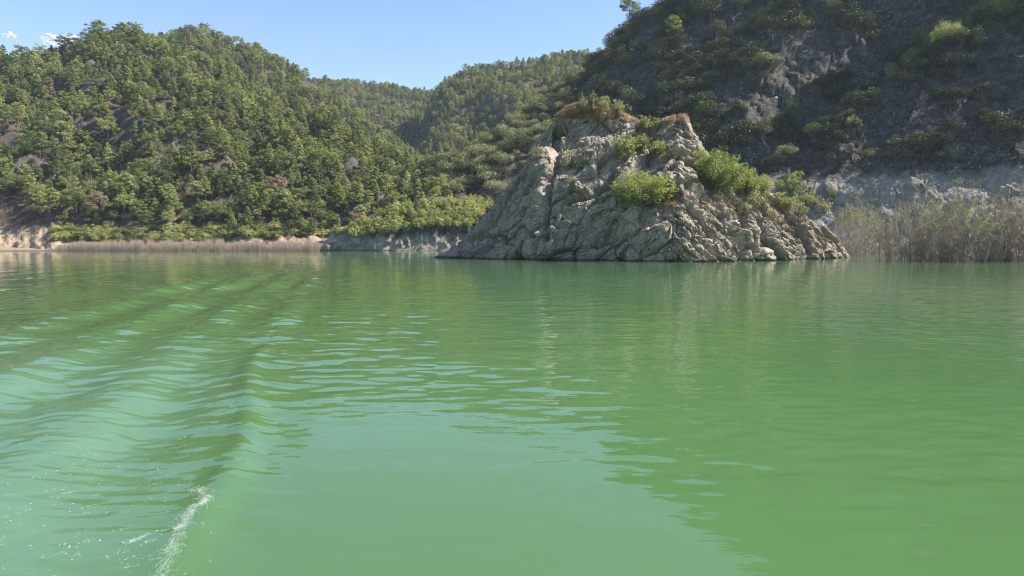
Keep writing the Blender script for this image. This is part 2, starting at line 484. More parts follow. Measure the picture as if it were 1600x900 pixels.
def pale_bank(U, t):
    k = sstep(470, 520, U) * (1 - sstep(900, 1000, U))
    return (3.2 + 4.3 * sstep(500, 640, U)) * sstep(0.0, 0.05, t) * (1 - t) * k
def right_fine(P, U, T, w):
    P = P.copy()
    q = P.copy(); q[..., 2] *= 0.6
    v1, c1 = facets(q / 14.0, 41, 0.8)
    v2, c2 = facets(q / 4.0, 51, 0.7)
    k = sstep(880, 1000, U) * w
    P[..., 2] += (v1 * 2.8 + v2 * 2.0) * k
    v3, c3 = facets(P / 2.2, 61, 0.8)
    kb = (1 - sstep(880, 1000, U)) * sstep(0.0, 0.02, T) * (1 - sstep(0.08, 0.14, T))
    P[..., 1] += v3 * 1.4 * kb
    P[..., 2] += v3 * 0.5 * kb
    return P
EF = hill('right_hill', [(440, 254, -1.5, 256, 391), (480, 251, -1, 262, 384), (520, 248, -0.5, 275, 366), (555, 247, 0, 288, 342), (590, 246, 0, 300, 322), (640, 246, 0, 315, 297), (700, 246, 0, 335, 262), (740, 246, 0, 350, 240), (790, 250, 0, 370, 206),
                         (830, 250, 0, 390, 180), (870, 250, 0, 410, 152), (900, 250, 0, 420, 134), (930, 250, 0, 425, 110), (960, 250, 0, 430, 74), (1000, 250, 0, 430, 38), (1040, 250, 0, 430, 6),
                         (1100, 247, 0, 430, -60), (1190, 244, 0, 430, -140), (1300, 242, 0, 430, -225), (1500, 240, 0, 430, -400), (1700, 240, 0, 430, -620), (2000, 240, 0, 430, -700)],  # unseen crest at far right built high to keep sun off this face
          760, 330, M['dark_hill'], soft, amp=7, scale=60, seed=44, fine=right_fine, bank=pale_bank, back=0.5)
def spur_prof(t, U):
    return 0.55 * t + 0.45 * t ** 1.4
def spur_fine(P, U, T, w):
    P = P.copy()
    v1, c1 = facets(P / 9.0, 71, 0.8)
    v2, c2 = facets(P / 3.0, 75, 0.8)
    v3, c3 = facets(P / 1.3, 79, 0.8)
    kk = sstep(0.0, 0.05, T)
    P[..., 2] += (v1 * 2.4 + v2 * 0.9 + v3 * 0.35) * kk
    P[..., 1] += (v2 * 0.8) * kk
    return P
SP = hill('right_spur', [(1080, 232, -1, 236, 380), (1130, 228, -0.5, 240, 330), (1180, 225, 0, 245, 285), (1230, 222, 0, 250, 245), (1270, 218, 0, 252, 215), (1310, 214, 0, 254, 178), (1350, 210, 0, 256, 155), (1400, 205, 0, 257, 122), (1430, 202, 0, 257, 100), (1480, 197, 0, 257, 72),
                         (1530, 192, 0, 256, 40), (1600, 186, 0, 255, -5), (1700, 180, 0, 266, -150), (1800, 175, 0, 280, -340), (1900, 170, 0, 292, -490), (2200, 165, 0, 330, -700)],  # unseen crest heights past the frame edge set to shade the spur
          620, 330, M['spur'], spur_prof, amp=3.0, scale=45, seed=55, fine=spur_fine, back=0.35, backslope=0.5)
for h in (L1, L2, CH, DH): bvh_of(h, 1)
bvh_of(EF, 2); bvh_of(SP, 2)

# far valley floor joining the hills, and the bed under the water
def ground():
    r = np.array([0, 150, 420, 900, 2000, 5000, 9000.0])
    a = np.linspace(0, 2 * math.pi, 65)[:-1]
    V = []
    for ri in r:
        for ai in a:
            x, y = ri * math.sin(ai), ri * math.cos(ai)
            V.append((x, y, -6.0 if (ri < 300 or y < 200) else 6.0))
    o = mesh_from('ground', np.array(V), grid_faces(len(r), len(a), True), M['forest_floor'])
    tag(o, kind='structure')
ground()

# ------------------------------------------------------------------ rock outcrop
def ROCK():
    ku = [(676, 141, 1, 405, 0), (690, 137, 3, 396, 0), (730, 131, 8, 372, 0), (770, 127, 12, 332, 0.1), (800, 124, 15, 290, .3), (820, 122, 17, 258, .5), (842, 120, 18, 214, .8), (862, 119, 19, 194, 1), (872, 119, 20, 182, 1), (884, 118, 20, 172, 1),
          (905, 117, 21, 162, 1), (925, 116, 22, 160, 1), (945, 115, 23, 166, 1), (975, 113, 24, 174, 1), (988, 112, 25, 183, 1), (1000, 112, 25, 191, 1), (1018, 111, 25, 194, 1), (1034, 110, 25, 190, 1), (1048, 110, 24, 183, 1), (1070, 109, 23, 177, 1), (1083, 109, 22, 204, 1), (1092, 109, 21, 222, .9),
          (1110, 110, 20, 246, .7), (1140, 111, 19, 262, .5), (1170, 113, 18, 280, .3), (1200, 117, 16, 300, .2), (1240, 122, 13, 325, .1), (1275, 128, 10, 350, 0), (1305, 134, 6, 370, 0), (1322, 139, 3, 392, 0), (1332, 142, 1, 405, 0)]
    k = np.array([(a, b, c, z_at(v, b + c), e) for a, b, c, v, e in ku], float)
    nu, nf, nb = 640, 330, 40
    # denser columns are not needed: even in u
    u = np.linspace(k[0, 0], k[-1, 0], nu)
    ip = lambda c: np.interp(u, k[:, 0], k[:, c])
    Yb, S, Zt, blk = ip(1), ip(2), ip(3), ip(4)
    ker = np.ones(9) / 9
    Yb = np.convolve(np.pad(Yb, 4, 'edge'), ker, 'valid')
    t = np.concatenate([np.linspace(-0.08, 1, nf), np.linspace(1.01, 2, nb)])
    T, U = np.meshgrid(t, u)
    c = lambda a: a[:, None]
    tc = np.clip(T, 0, 1)
    # setback as a function of height fraction: cliff with a ledge (blk=1) or even slope (blk=0)
    zfr = tc
    jit = perlin(np.stack([U / 60, tc * 0 + 3.3, tc * 0], -1), 5) * 0.10
    zz = np.clip(zfr + jit * np.sin(tc * math.pi), 0, 1)
    s_block = np.interp(zz, [0, 0.25, 0.42, 0.55, 0.68, 0.74, 0.80, 0.97, 1.0], [0, 0.10, 0.22, 0.38, 0.55, 0.68, 0.86, 0.94, 1.0])
    s_slope = np.interp(zz, [0, 0.3, 0.6, 0.85, 1.0], [0, 0.22, 0.5, 0.8, 1.0])
    sb = s_block * c(blk) + s_slope * (1 - c(blk))
    Y = c(Yb) + c(S) * sb
    Z = c(Zt) * tc
    Z = np.where(T < 0, T * 30, Z)
    bk = np.clip(T - 1, 0, 1)
    Y = Y + bk * (6 + c(S) * 0.9)
    Z = Z - bk ** 1.4 * (c(Zt) + 3)
    X = (U - 800) / FPX * (Y * cs - (Z - CAMH) * sn)
    P = np.stack([X, Y, Z], -1)
    # displacement along the surface normal
    def normals(P):
        du = np.gradient(P, axis=0); dt = np.gradient(P, axis=1)
        n = np.cross(du, dt); n /= np.linalg.norm(n, axis=-1, keepdims=True) + 1e-9
        return n
    n = normals(P)
    n = np.where((n[..., 1:2] > 0) & (T[..., None] < 1), -n, n)
    # tilted strata: lean right on the left side, lean left on the right side
    fault = 1035 + 45 * perlin(np.stack([P[..., 2] / 5, P[..., 2] * 0 + 1.7, P[..., 2] * 0], -1), 8)
    lean = np.where(U < fault, 0.75, -0.8)
    a = P[..., 0] * np.cos(lean) - P[..., 2] * np.sin(lean)     # across the beds
    b = P[..., 0] * np.sin(lean) + P[..., 2] * np.cos(lean)     # along the beds
    q = np.stack([a, P[..., 1] * 0.9, b * 0.55], -1)
    qw = q + 0.08 * np.stack([fbm(q / 3, 3, 91), fbm(q / 3, 3, 92), fbm(q / 3, 3, 93)], -1)
    w = np.clip(np.minimum((U - 676) / 40, (1332 - U) / 40), 0, 1)
    w = w * (1 - 0.3 * (T > 1)) * (1 - 0.55 * np.exp(-((T - 1) / 0.05) ** 2))
    v0, c0 = facets(qw / 5.2, 101, 1.2)
    v1, c1 = facets(qw / 2.0, 111, 1.15)
    v2, c2 = facets(qw / 0.8, 121, 0.9)
    v3, c3 = facets(qw / 0.42, 131, 0.7)
    # smoother slabs on the left front, rough rubble on the right
    rough = np.interp(U, [680, 900, 1020, 1100, 1330], [0.7, 0.7, 0.9, 1.35, 1.35])
    rough = np.maximum(rough, 1.25 * sstep(0.72, 0.8, T))
    d = fbm(P / 9, 3, 141) * 0.8 + v0 * 1.15 + v1 * 0.6 + (v2 * 0.34 + v3 * 0.09) * rough
    d -= 0.6 * np.exp(-(c0 / 0.05) ** 2) + 0.14 * np.exp(-(c1 / 0.05) ** 2) + 0.06 * np.exp(-(c2 / 0.1) ** 2)
    d += 0.10 * (ridged(P / 1.1, 3, 151) - 0.5) * rough
    # gullies and the undercut seen on the front, drawn as lines on the face in (u, height fraction)
    V_px = 450 - FPX * (P[..., 1] * sn + (P[..., 2] - CAMH) * cs) / (P[..., 1] * cs - (P[..., 2] - CAMH) * sn)
    def gully(pts, wd, dep):
        nonlocal d
        best = np.full(U.shape, 1e9)
        for (x0, y0), (x1, y1) in zip(pts[:-1], pts[1:]):
            L2_ = (x1 - x0) ** 2 + (y1 - y0) ** 2
            s = np.clip(((U - x0) * (x1 - x0) + (V_px - y0) * (y1 - y0)) / L2_, 0, 1)
            best = np.minimum(best, np.hypot(U - x0 - s * (x1 - x0), V_px - y0 - s * (y1 - y0)))
        best = best + 3 * perlin(np.stack([U / 9, V_px / 9, U * 0], -1), 7)
        d = d - dep * np.exp(-(np.maximum(best, 0) / wd) ** 2) * (T < 1.0)
    gully([(872, 200), (868, 250), (858, 290), (848, 340), (852, 370)], 6, 2.2)
    gully([(795, 330), (770, 365), (755, 395)], 7, 1.5)
    gully([(888, 312), (910, 306), (925, 296), (945, 283), (955, 262)], 4, 2.2)
    gully([(900, 250), (930, 238), (965, 222)], 4, -1.2)
    gully([(1172, 408), (1165, 385), (1150, 362), (1125, 338)], 6, 2.4)
    gully([(1110, 325), (1135, 345), (1160, 375), (1168, 400)], 2.5, 0.8)
    gully([(1015, 205), (1018, 235), (1008, 262)], 5, 1.8)
    gully([(940, 380), (950, 350), (975, 322), (1000, 318)], 3, 1.2)
    gully([(1088, 215), (1070, 262), (1075, 300)], 5, 1.2)
    gully([(835, 395), (838, 372), (815, 350)], 3, 0.9)
    gully([(1000, 262), (985, 290), (975, 318)], 6, 1.2)
    P = P + n * (d * w)[..., None]
    crack = np.exp(-(c1 / 0.08) ** 2)
    nu_, nt_ = P.shape[:2]
    m = mesh_from('rock', P.reshape(-1, 3), grid_faces(nu_, nt_), M['island'], smooth=False)
    h = Hill(); h.P = P; h.u = u; h.t = t; h.obj = m
    bvh_of(h, 2)
    return h
RK = ROCK()
rock_obj = RK.obj
rock_obj.name = 'rock_outcrop'
tag(rock_obj, 'huge grey and tan limestone outcrop rising steeply from the green water', 'rock outcrop')

HL = [L1, L2, CH, DH, EF, SP, RK]
ORG = Vector((0, 0, CAMH))
def cast(u, v, hills=None):
    d = ray_dir(u, v); best = None
    for h in (hills or HL):
        loc, nrm, i, dist = h.bvh.ray_cast(ORG, d)
        if loc is not None and (best is None or dist < best[1]): best = (loc, dist, h)
    return best
def visible(p):
    v = Vector(p) - ORG; L = v.length; v.normalize()
    for h in HL:
        loc, nrm, i, dist = h.bvh.ray_cast(ORG, v)
        if loc is not None and dist < L - 4.0: return False
    return True

# ------------------------------------------------------------------ plants: mesh pieces
class Leaves:
    def __init__(s): s.c = []; s.n = []; s.z = []; s.t = []
    def add(s, c, n, size, tint):
        s.c.append(c); s.n.append(n); s.z.append(size); s.t.append(tint)
    def arrays(s, rg, aspect=0.6):
        c = np.concatenate(s.c); n = np.concatenate(s.n); z = np.concatenate(s.z); t = np.concatenate(s.t)
        n = n / (np.linalg.norm(n, axis=1, keepdims=True) + 1e-9)
        r = rg.normal(size=n.shape)
        a = np.cross(n, r); a /= np.linalg.norm(a, axis=1, keepdims=True) + 1e-9
        b = np.cross(n, a)
        z = z[:, None]
        bend = n * z * rg.uniform(-0.25, 0.25, (len(n), 1))
        V = np.stack([c + a * z, c + b * z * aspect + bend, c - a * z, c - b * z * aspect + bend], 1).reshape(-1, 3)
        F = np.arange(len(c) * 4).reshape(-1, 4)
        return V, F, np.repeat(t, 1)

def clump(L, rg, cen, rad, flat, n, size, up=0.5, tint=None):
    d = rg.normal(size=(n, 3)); d /= np.linalg.norm(d, axis=1, keepdims=True)
    rr = rg.uniform(0.45, 1.05, (n, 1)) ** 0.6
    p = d * rr * np.array([rad, rad, rad * flat]) + np.array(cen)
    nn = d + np.array([0, 0, up]) + rg.normal(size=(n, 3)) * 0.75
    tt = np.full(n, rg.uniform(0.25, 0.75) if tint is None else tint) + rg.uniform(-0.25, 0.25, n)
    L.add(p, nn, rg.uniform(0.65, 1.25, n) * size, np.clip(tt, 0, 1))

class Tubes:
    def __init__(s): s.V = []; s.F = []; s.n = 0
    def add(s, pts, rads, sides=4):
        pts = np.array(pts, float); m = len(pts)
        ang = np.arange(sides) / sides * 2 * math.pi
        rings = []
        for i in range(m):
            d = pts[min(i + 1, m - 1)] - pts[max(i - 1, 0)]; d /= np.linalg.norm(d) + 1e-9
            a = np.cross(d, [0.3, 1, 0.1]); a /= np.linalg.norm(a) + 1e-9
            b = np.cross(d, a)
            rings.append(pts[i] + rads[i] * (np.cos(ang)[:, None] * a + np.sin(ang)[:, None] * b))
        V = np.concatenate(rings)
        s.V.append(V); s.F.append(grid_faces(m, sides, True) + s.n); s.n += len(V)
    def build(s, name, mat, parent=None, link=True):
        return mesh_from(name, np.concatenate(s.V), np.concatenate(s.F), mat, parent, link=link)
    def arrays(s): return np.concatenate(s.V), np.concatenate(s.F)

def pine_parts(seed, H=9.0, kind='cone', dens=1.0):
    rg = np.random.default_rng(seed)
    L = Leaves(); T = Tubes()
    bend = rg.uniform(-0.5, 0.5, 2)
    tp = [np.array([bend[0] * (k / 5) ** 2, bend[1] * (k / 5) ** 2, H * k / 5 * 0.97]) for k in range(6)]
    tp[0][2] = -0.6
    T.add(tp, [0.19 * H / 9, 0.16 * H / 9, 0.13 * H / 9, 0.10 * H / 9, 0.06 * H / 9, 0.02], 6)
    nb = int({'cone': 30, 'round': 30, 'flat': 24}[kind] * dens)
    for i in range(nb):
        f = (i + rg.uniform(0, 1)) / nb
        if kind == 'cone': h = 0.22 + 0.76 * f; reach = 0.25 * H * (1 - f) ** 0.9 + 0.03 * H
        elif kind == 'round': h = 0.32 + 0.66 * f; reach = 0.29 * H * math.sqrt(max(0.05, 1 - (2 * f - 0.75) ** 2 / 1.9)) * (1 if f < 0.8 else 0.7)
        else: h = 0.55 + 0.42 * f; reach = H * (0.36 - 0.12 * f) * rg.uniform(0.7, 1.1)
        reach *= rg.uniform(0.6, 1.15)
        a = i * 2.4 + rg.uniform(-0.5, 0.5)
        base = np.array([bend[0] * h * h, bend[1] * h * h, H * h])
        end = base + np.array([math.cos(a) * reach, math.sin(a) * reach, reach * rg.uniform(0.05, 0.45)])
        T.add([base, (base + end) / 2 + [0, 0, -0.1], end], [0.05, 0.035, 0.015], 3)
        tint = rg.uniform(0.2, 0.8)
        rad = (0.062 + 0.035 * rg.uniform()) * H * (1 - 0.35 * f if kind == 'cone' else 1)
        clump(L, rg, end, rad, 0.55, int(52), 0.0215 * H, 0.8, tint)
        if reach > 0.12 * H:
            mid = base + (end - base) * 0.55 + np.array([0, 0, 0.1])
            clump(L, rg, mid, rad * 0.85, 0.5, 28, 0.0205 * H, 0.8, tint)
    clump(L, rg, tp[-1] + [0, 0, -0.1], 0.055 * H, 1.4, 40, 0.02 * H, 0.6)
    return L, T, rg

def bush_parts(seed, Rr=1.6, H=2.4, lobes=11, per=42, size=0.19, stems=True, flat=0.8):
    rg = np.random.default_rng(seed)
    L = Leaves(); T = Tubes()
    for i in range(lobes):
        a = rg.uniform(0, 2 * math.pi); r = Rr * math.sqrt(rg.uniform(0.0, 1)) * 0.72
        hz = H * (0.35 + 0.45 * (1 - (r / Rr) ** 2)) * rg.uniform(0.75, 1.1)
        c = np.array([math.cos(a) * r, math.sin(a) * r, hz])
        clump(L, rg, c, Rr * rg.uniform(0.32, 0.5), flat, per, size, 0.35)
        if stems: T.add([[c[0] * .12, c[1] * .12, -0.4], c * [0.5, 0.5, 0.5], c], [0.06, 0.045, 0.02], 4)
    return L, T, rg

def feather_parts(seed, Rr=3.0, H=4.0, nst=46, size=0.13, leafy=1.0, low=0.35, per=26):
    """tamarisk like: fans of thin upright stems with feathery leaf sprays"""
    rg = np.random.default_rng(seed)
    L = Leaves(); T = Tubes()
    for i in range(nst):
        a = rg.uniform(0, 2 * math.pi); r = Rr * rg.uniform(0.05, 1) ** 0.7
        top = np.array([math.cos(a) * r, math.sin(a) * r, H * (1 - 0.55 * (r / Rr) ** 2) * rg.uniform(0.72, 1.08)])
        base = np.array([math.cos(a) * r * 0.25, math.sin(a) * r * 0.25, -0.5])
        mid = base * 0.5 + top * 0.5 + np.array([0, 0, 0.08 * H])
        T.add([base, mid, top], [0.05, 0.032, 0.012], 3)
        tint = rg.uniform(0.25, 0.8)
        for k in range(4):
            f = low + (1 - low) * (k + rg.uniform(0, 1)) / 4
            p = (base * (1 - f) ** 2 + 2 * f * (1 - f) * mid + f * f * top) + rg.normal(size=3) * 0.12 * Rr
            if rg.uniform() < leafy:
                clump(L, rg, p, 0.17 * Rr * rg.uniform(0.7, 1.2), 0.8, per, size, 0.4, tint)
    return L, T, rg

def bare_parts(seed, H=9.0, Rr=3.2, nst=34, twigs=26, leafy=0.25, leaftop=0.55):
    """half drowned willow thicket: many grey brown stems, fine twigs, few leaves"""
    rg = np.random.default_rng(seed)
    L = Leaves(); T = Tubes()
    for i in range(nst):
        a = rg.uniform(0, 2 * math.pi); r0 = Rr * rg.uniform(0, 0.75); r1 = r0 + Rr * rg.uniform(0.0, 0.6)
        h = H * rg.uniform(0.5, 1.08) * (1 - 0.35 * (r1 / Rr) ** 2)
        base = np.array([math.cos(a) * r0, math.sin(a) * r0, -1.0]); top = np.array([math.cos(a + .2) * r1, math.sin(a + .2) * r1, h])
        mid = (base + top) / 2 + rg.normal(size=3) * 0.45
        T.add([base, mid, top], [0.045, 0.03, 0.010], 3)
        for k in range(twigs):
            f = rg.uniform(0.06, 1.0)
            p = base * (1 - f) ** 2 + 2 * f * (1 - f) * mid + f * f * top
            d = np.array([rg.normal() * 0.5, rg.normal() * 0.5, rg.uniform(0.2, 0.9)]) * rg.uniform(0.4, 1.6)
            T.add([p, p + d * 0.55 + rg.normal(size=3) * 0.05, p + d], [0.018, 0.014, 0.008], 3)
            if f > leaftop and rg.uniform() < leafy:
                clump(L, rg, p + d * 0.8, 0.4, 0.9, 12, 0.085, 0.3)
    if not L.c: clump(L, rg, (0, 0, H * .8), 0.4, 0.9, 10, 0.07)
    return L, T, rg

def leaf_mesh(name, L, rg, mat):
    V, F, t = L.arrays(rg)
    return mesh_from(name, V, F, mat, smooth=False, attrs={'tint': ('FACE', t)}, link=False).data

def tube_mesh(name, T, mat):
    return T.build(name, mat, link=False).data

def plant_proto(kind, parts, leafmat, barkmat, names=('crown', 'trunk')):
    L, T, rg = parts
    return (leaf_mesh(names[0], L, rg, leafmat), tube_mesh(names[1], T, barkmat), names)

def combined(name, parts, leafmat, barkmat):
    L, T, rg = parts
    V, F, t = L.arrays(rg); V2, F2 = T.arrays()
    VV = np.concatenate([V, V2]); FF = np.concatenate([F, F2 + len(V)])
    mi = np.concatenate([np.zeros(len(F)), np.ones(len(F2))])
    tt = np.concatenate([t, np.zeros(len(F2))])
    return mesh_from(name, VV, FF, [leafmat, barkmat], smooth=False, mi=mi, attrs={'tint': ('FACE', tt)}, link=False)

def plant(name, proto, loc, rot, sc, label, cat, group=None, tilt=0.0):
    cr, tr, nm = proto
    e = empty(name, loc); e.rotation_euler = (tilt * math.cos(rot), tilt * math.sin(rot), rot)
    e.scale = sc if isinstance(sc, tuple) else (sc, sc, sc)
    tag(e, label, cat, group)
    for me, n in ((cr, nm[0]), (tr, nm[1])):
        o = bpy.data.objects.new(n, me); COL.objects.link(o); o.parent = e
    return e

# ------------------------------------------------------------------ forest distribution
def sample(h, n, mind, u0, u1, t0, t1, rg, keep=None):
    P = h.P; nu, nt = P.shape[:2]
    du = np.gradient(P, axis=0); dt = np.gradient(P, axis=1)
    du /= np.gradient(h.u)[:, None, None]; dt /= np.gradient(h.t)[None, :, None]
    A = np.abs(du[..., 0] * dt[..., 1] - du[..., 1] * dt[..., 0])
    U = rg.uniform(u0, u1, n * 3); T = rg.uniform(t0, t1, n * 3)
    iu = (U - h.u[0]) / (h.u[-1] - h.u[0]) * (nu - 1)
    it = np.interp(T, h.t, np.arange(nt))
    i0 = np.clip(iu.astype(int), 0, nu - 2); j0 = np.clip(it.astype(int), 0, nt - 2)
    fu = (iu - i0)[:, None]; ft = (it - j0)[:, None]
    p = P[i0, j0] * (1 - fu) * (1 - ft) + P[i0 + 1, j0] * fu * (1 - ft) + P[i0, j0 + 1] * (1 - fu) * ft + P[i0 + 1, j0 + 1] * fu * ft
    a = A[i0, j0]; ok = rg.uniform(0, 1, n * 3) < a / (np.percentile(a, 98) + 1e-9)
    p = p[ok]; U = U[ok]; T = T[ok]
    if keep is not None:
        uu, vv = uv_of(p[:, 0], p[:, 1], p[:, 2])
        kk = keep(p, uu, vv, T, rg); p = p[kk]; U = U[kk]; T = T[kk]
    out = []; cells = {}
    for idx in range(len(p)):
        x, y = p[idx, 0], p[idx, 1]
        cx, cyy = int(x // mind), int(y // mind); bad = False
        for dx in (-1, 0, 1):
            for dy in (-1, 0, 1):
                for q in cells.get((cx + dx, cyy + dy), ()):
                    if (q[0] - x) ** 2 + (q[1] - y) ** 2 < mind * mind: bad = True; break
                if bad: break
            if bad: break
        if not bad:
            cells.setdefault((cx, cyy), []).append((x, y)); out.append(p[idx])
            if len(out) >= n: break
    return np.array(out)

CLIFFS = [(155, 150, 40, 30), (18, 215, 32, 48), (45, 265, 30, 20), (190, 190, 26, 22), (265, 160, 30, 12), (330, 135, 20, 12), (130, 205, 30, 20)]
def keep_left(p, u, v, T, rg):
    k = np.ones(len(p), bool)
    for a, b, c, d in CLIFFS:
        k &= ~((((u - a) / c) ** 2 + ((v - b) / d) ** 2 < 1) & (rg.uniform(0, 1, len(p)) < 0.85))
    k &= p[:, 2] > np.interp(u, [0, 100, 200, 600], [13, 11, 7, 6]) + rg.uniform(-1, 2, len(p))
    k &= ~((u < 110) & (p[:, 2] < 22) & (rg.uniform(0, 1, len(p)) < 0.6))
    return k

kinds = ['cone', 'round', 'flat', 'cone', 'cone', 'round']
pine_parts_l = [pine_parts(100 + i, 9.0, kinds[i], [1.2, 1.15, 1.0, 1.5, 1.35, 0.9][i]) for i in range(6)]
pine_protos = [plant_proto('pine', pp, M['pine'], M['bark']) for pp in pine_parts_l]
maq_parts = [bush_parts(200 + i, [2.2, 2.6, 1.8, 2.4][i], [3.2, 3.0, 3.2, 4.0][i], [12, 15, 10, 14][i], 90, 0.135) for i in range(4)]
shade_tint_protos = [plant_proto('shrub', pp, M['shade_tint'], M['bark'], ('foliage', 'stems')) for pp in maq_parts]
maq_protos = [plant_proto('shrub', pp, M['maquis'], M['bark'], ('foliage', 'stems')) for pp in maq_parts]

pts = []
rg = np.random.default_rng(5)
def addp(arr, hmin, hmax, kind):
    for p in arr: pts.append((p[0], p[1], p[2], hmin + (hmax - hmin) * rg.uniform() ** 1.4, kind))
addp(sample(L1, 8500, 2.7, -330, 750, 0.03, 1.12, rg, keep_left), 4.5, 11.5, 0)
addp(sample(L2, 4600, 3.5, 130, 730, 0.1, 1.06, rg, lambda p, u, v, T, g: ~(((u - 490) / 20) ** 2 + ((v - 140) / 16) ** 2 < 1)), 7, 12, 0)
addp(sample(CH, 4600, 4.8, 400, 890, 0.1, 1.05, rg), 8, 13, 0)
addp(sample(DH, 4200, 4.8, 645, 1120, 0.05, 1.05, rg), 8, 13, 0)
pts = np.array(pts)
dist = np.hypot(pts[:, 0], pts[:, 1])
uu, vv = uv_of(pts[:, 0], pts[:, 1], pts[:, 2] + pts[:, 3] * 0.6)
px = pts[:, 3] / dist
cand = [i for i in np.argsort(-px) if 4 < uu[i] < 1596 and vv[i] > 4][:900]
chosen = []
for i in cand:
    if visible(pts[i, :3] + np.array([0, 0, pts[i, 3] * 0.8])): chosen.append(i)
    if len(chosen) >= 285: break
chosen_set = set(chosen)
SHAPE = {'cone': 'pointed', 'round': 'round-crowned', 'flat': 'flat-topped'}
BINS = [(70, 'above the tan rock at the far left'), (130, 'above the left end of the reeds'), (190, 'just left of the bare reddish tree'), (250, 'just right of the bare reddish tree'), (310, 'above the darkest shore bushes'),
        (370, 'above the middle of the reeds'), (430, 'above the right half of the reeds'), (490, 'above the right end of the reeds'), (540, 'beside the left end of the pale bank'), (590, 'where the forest meets the pale bank'), (9999, 'in the mouth of the valley')]
def pine_label(u, v, h, k, lo):
    size = 'tall' if h > 9.6 else ('small' if h < 7.4 else 'medium')
    row = next(t for b, t in ((285, 'far up'), (300, 'in the third row'), (315, 'in the second row'), (330, 'in the first row'), (9999, 'lowest of all')) if v < b)
    where = next(t for b, t in BINS if u < b)
    return '%s %s pine %s, %s' % (size, SHAPE[kinds[k]], row, where)
rp = random.Random(3)
for i in chosen:
    x, y, z, h, _ = pts[i]
    k = rp.randrange(6); s = h / 9.0
    lb = pine_label(uu[i], vv[i], h, k, vv[i] > 318); gp = 'pines on the lower left hillside'
    plant('pine_tree', pine_protos[k], (x, y, z - 0.3), rp.uniform(0, 6.28), (s * rp.uniform(0.95, 1.25), s * rp.uniform(0.95, 1.25), s), lb, 'pine tree', gp)

def forest_object(name, P, protos, seed, label=None):
    """one stuff object: points carrying instances of the tree meshes (geometry nodes)"""
    rg = np.random.default_rng(seed)
    me = bpy.data.meshes.new(name)
    me.vertices.add(len(P)); me.vertices.foreach_set('co', P[:, :3].astype(np.float32).ravel())
    a = me.attributes.new('size', 'FLOAT', 'POINT'); a.data.foreach_set('value', P[:, 3].astype(np.float32))
    a = me.attributes.new('turn', 'FLOAT', 'POINT'); a.data.foreach_set('value', rg.uniform(0, 6.28, len(P)).astype(np.float32))
    a = me.attributes.new('pick', 'INT', 'POINT'); a.data.foreach_set('value', rg.integers(0, len(protos), len(P)).astype(np.int32))
    o = bpy.data.objects.new(name, me); COL.objects.link(o)
    ng = bpy.data.node_groups.new(name + '_nodes', 'GeometryNodeTree')
    ng.interface.new_socket('Geometry', in_out='INPUT', socket_type='NodeSocketGeometry')
    ng.interface.new_socket('Geometry', in_out='OUTPUT', socket_type='NodeSocketGeometry')
    gi = ng.nodes.new('NodeGroupInput'); go = ng.nodes.new('NodeGroupOutput')
    iop = ng.nodes.new('GeometryNodeInstanceOnPoints')
    m2p = ng.nodes.new('GeometryNodeMeshToPoints')
    ng.links.new(gi.outputs[0], m2p.inputs[0]); ng.links.new(m2p.outputs[0], iop.inputs['Points'])
    jn = ng.nodes.new('GeometryNodeJoinGeometry')
    for p in protos:
        oi = ng.nodes.new('GeometryNodeObjectInfo'); oi.inputs['Object'].default_value = p; oi.inputs['As Instance'].default_value = True
        ng.links.new(oi.outputs['Geometry'], jn.inputs[0])
    ng.links.new(jn.outputs[0], iop.inputs['Instance'])
    iop.inputs['Pick Instance'].default_value = True
    def attr(nm, typ):
        n = ng.nodes.new('GeometryNodeInputNamedAttribute'); n.data_type = typ; n.inputs['Name'].default_value = nm
        return n.outputs['Attribute']
    ng.links.new(attr('pick', 'INT'), iop.inputs['Instance Index'])
    ng.links.new(attr('size', 'FLOAT'), iop.inputs['Scale'])
    cx = ng.nodes.new('ShaderNodeCombineXYZ'); ng.links.new(attr('turn', 'FLOAT'), cx.inputs[2])
    ng.links.new(cx.outputs[0], iop.inputs['Rotation'])
    ng.links.new(iop.outputs[0], go.inputs[0])
    md = o.modifiers.new('scatter', 'NODES'); md.node_group = ng
    tag(o, label, None, None, 'stuff')
    return o
pine_comb = [combined('pine_tree_mesh', pp, M['pine'], M['bark']) for pp in pine_parts_l]
maq_comb = [combined('shrub_mesh', pp, M['maquis'], M['bark']) for pp in maq_parts]
shade_tint_comb = [combined('shrub_mesh', pp, M['shade_tint'], M['bark']) for pp in maq_parts]
rest = np.array([p for i, p in enumerate(pts) if i not in chosen_set])
rest = rest.copy(); rest[:, 3] /= 9.0; rest[:, 2] -= 0.3
forest_object('pine_forest', rest, pine_comb, 12)

# undergrowth between the pines of the near hill, scattered as ground cover
ug = sample(L1, 4200, 3.0, -300, 740, 0.03, 1.0, rg, keep_left)
ug = np.concatenate([ug, rg.uniform(0.5, 1.0, (len(ug), 1))], 1); ug[:, 2] -= 0.3
forest_object('undergrowth', ug, maq_comb, 13)

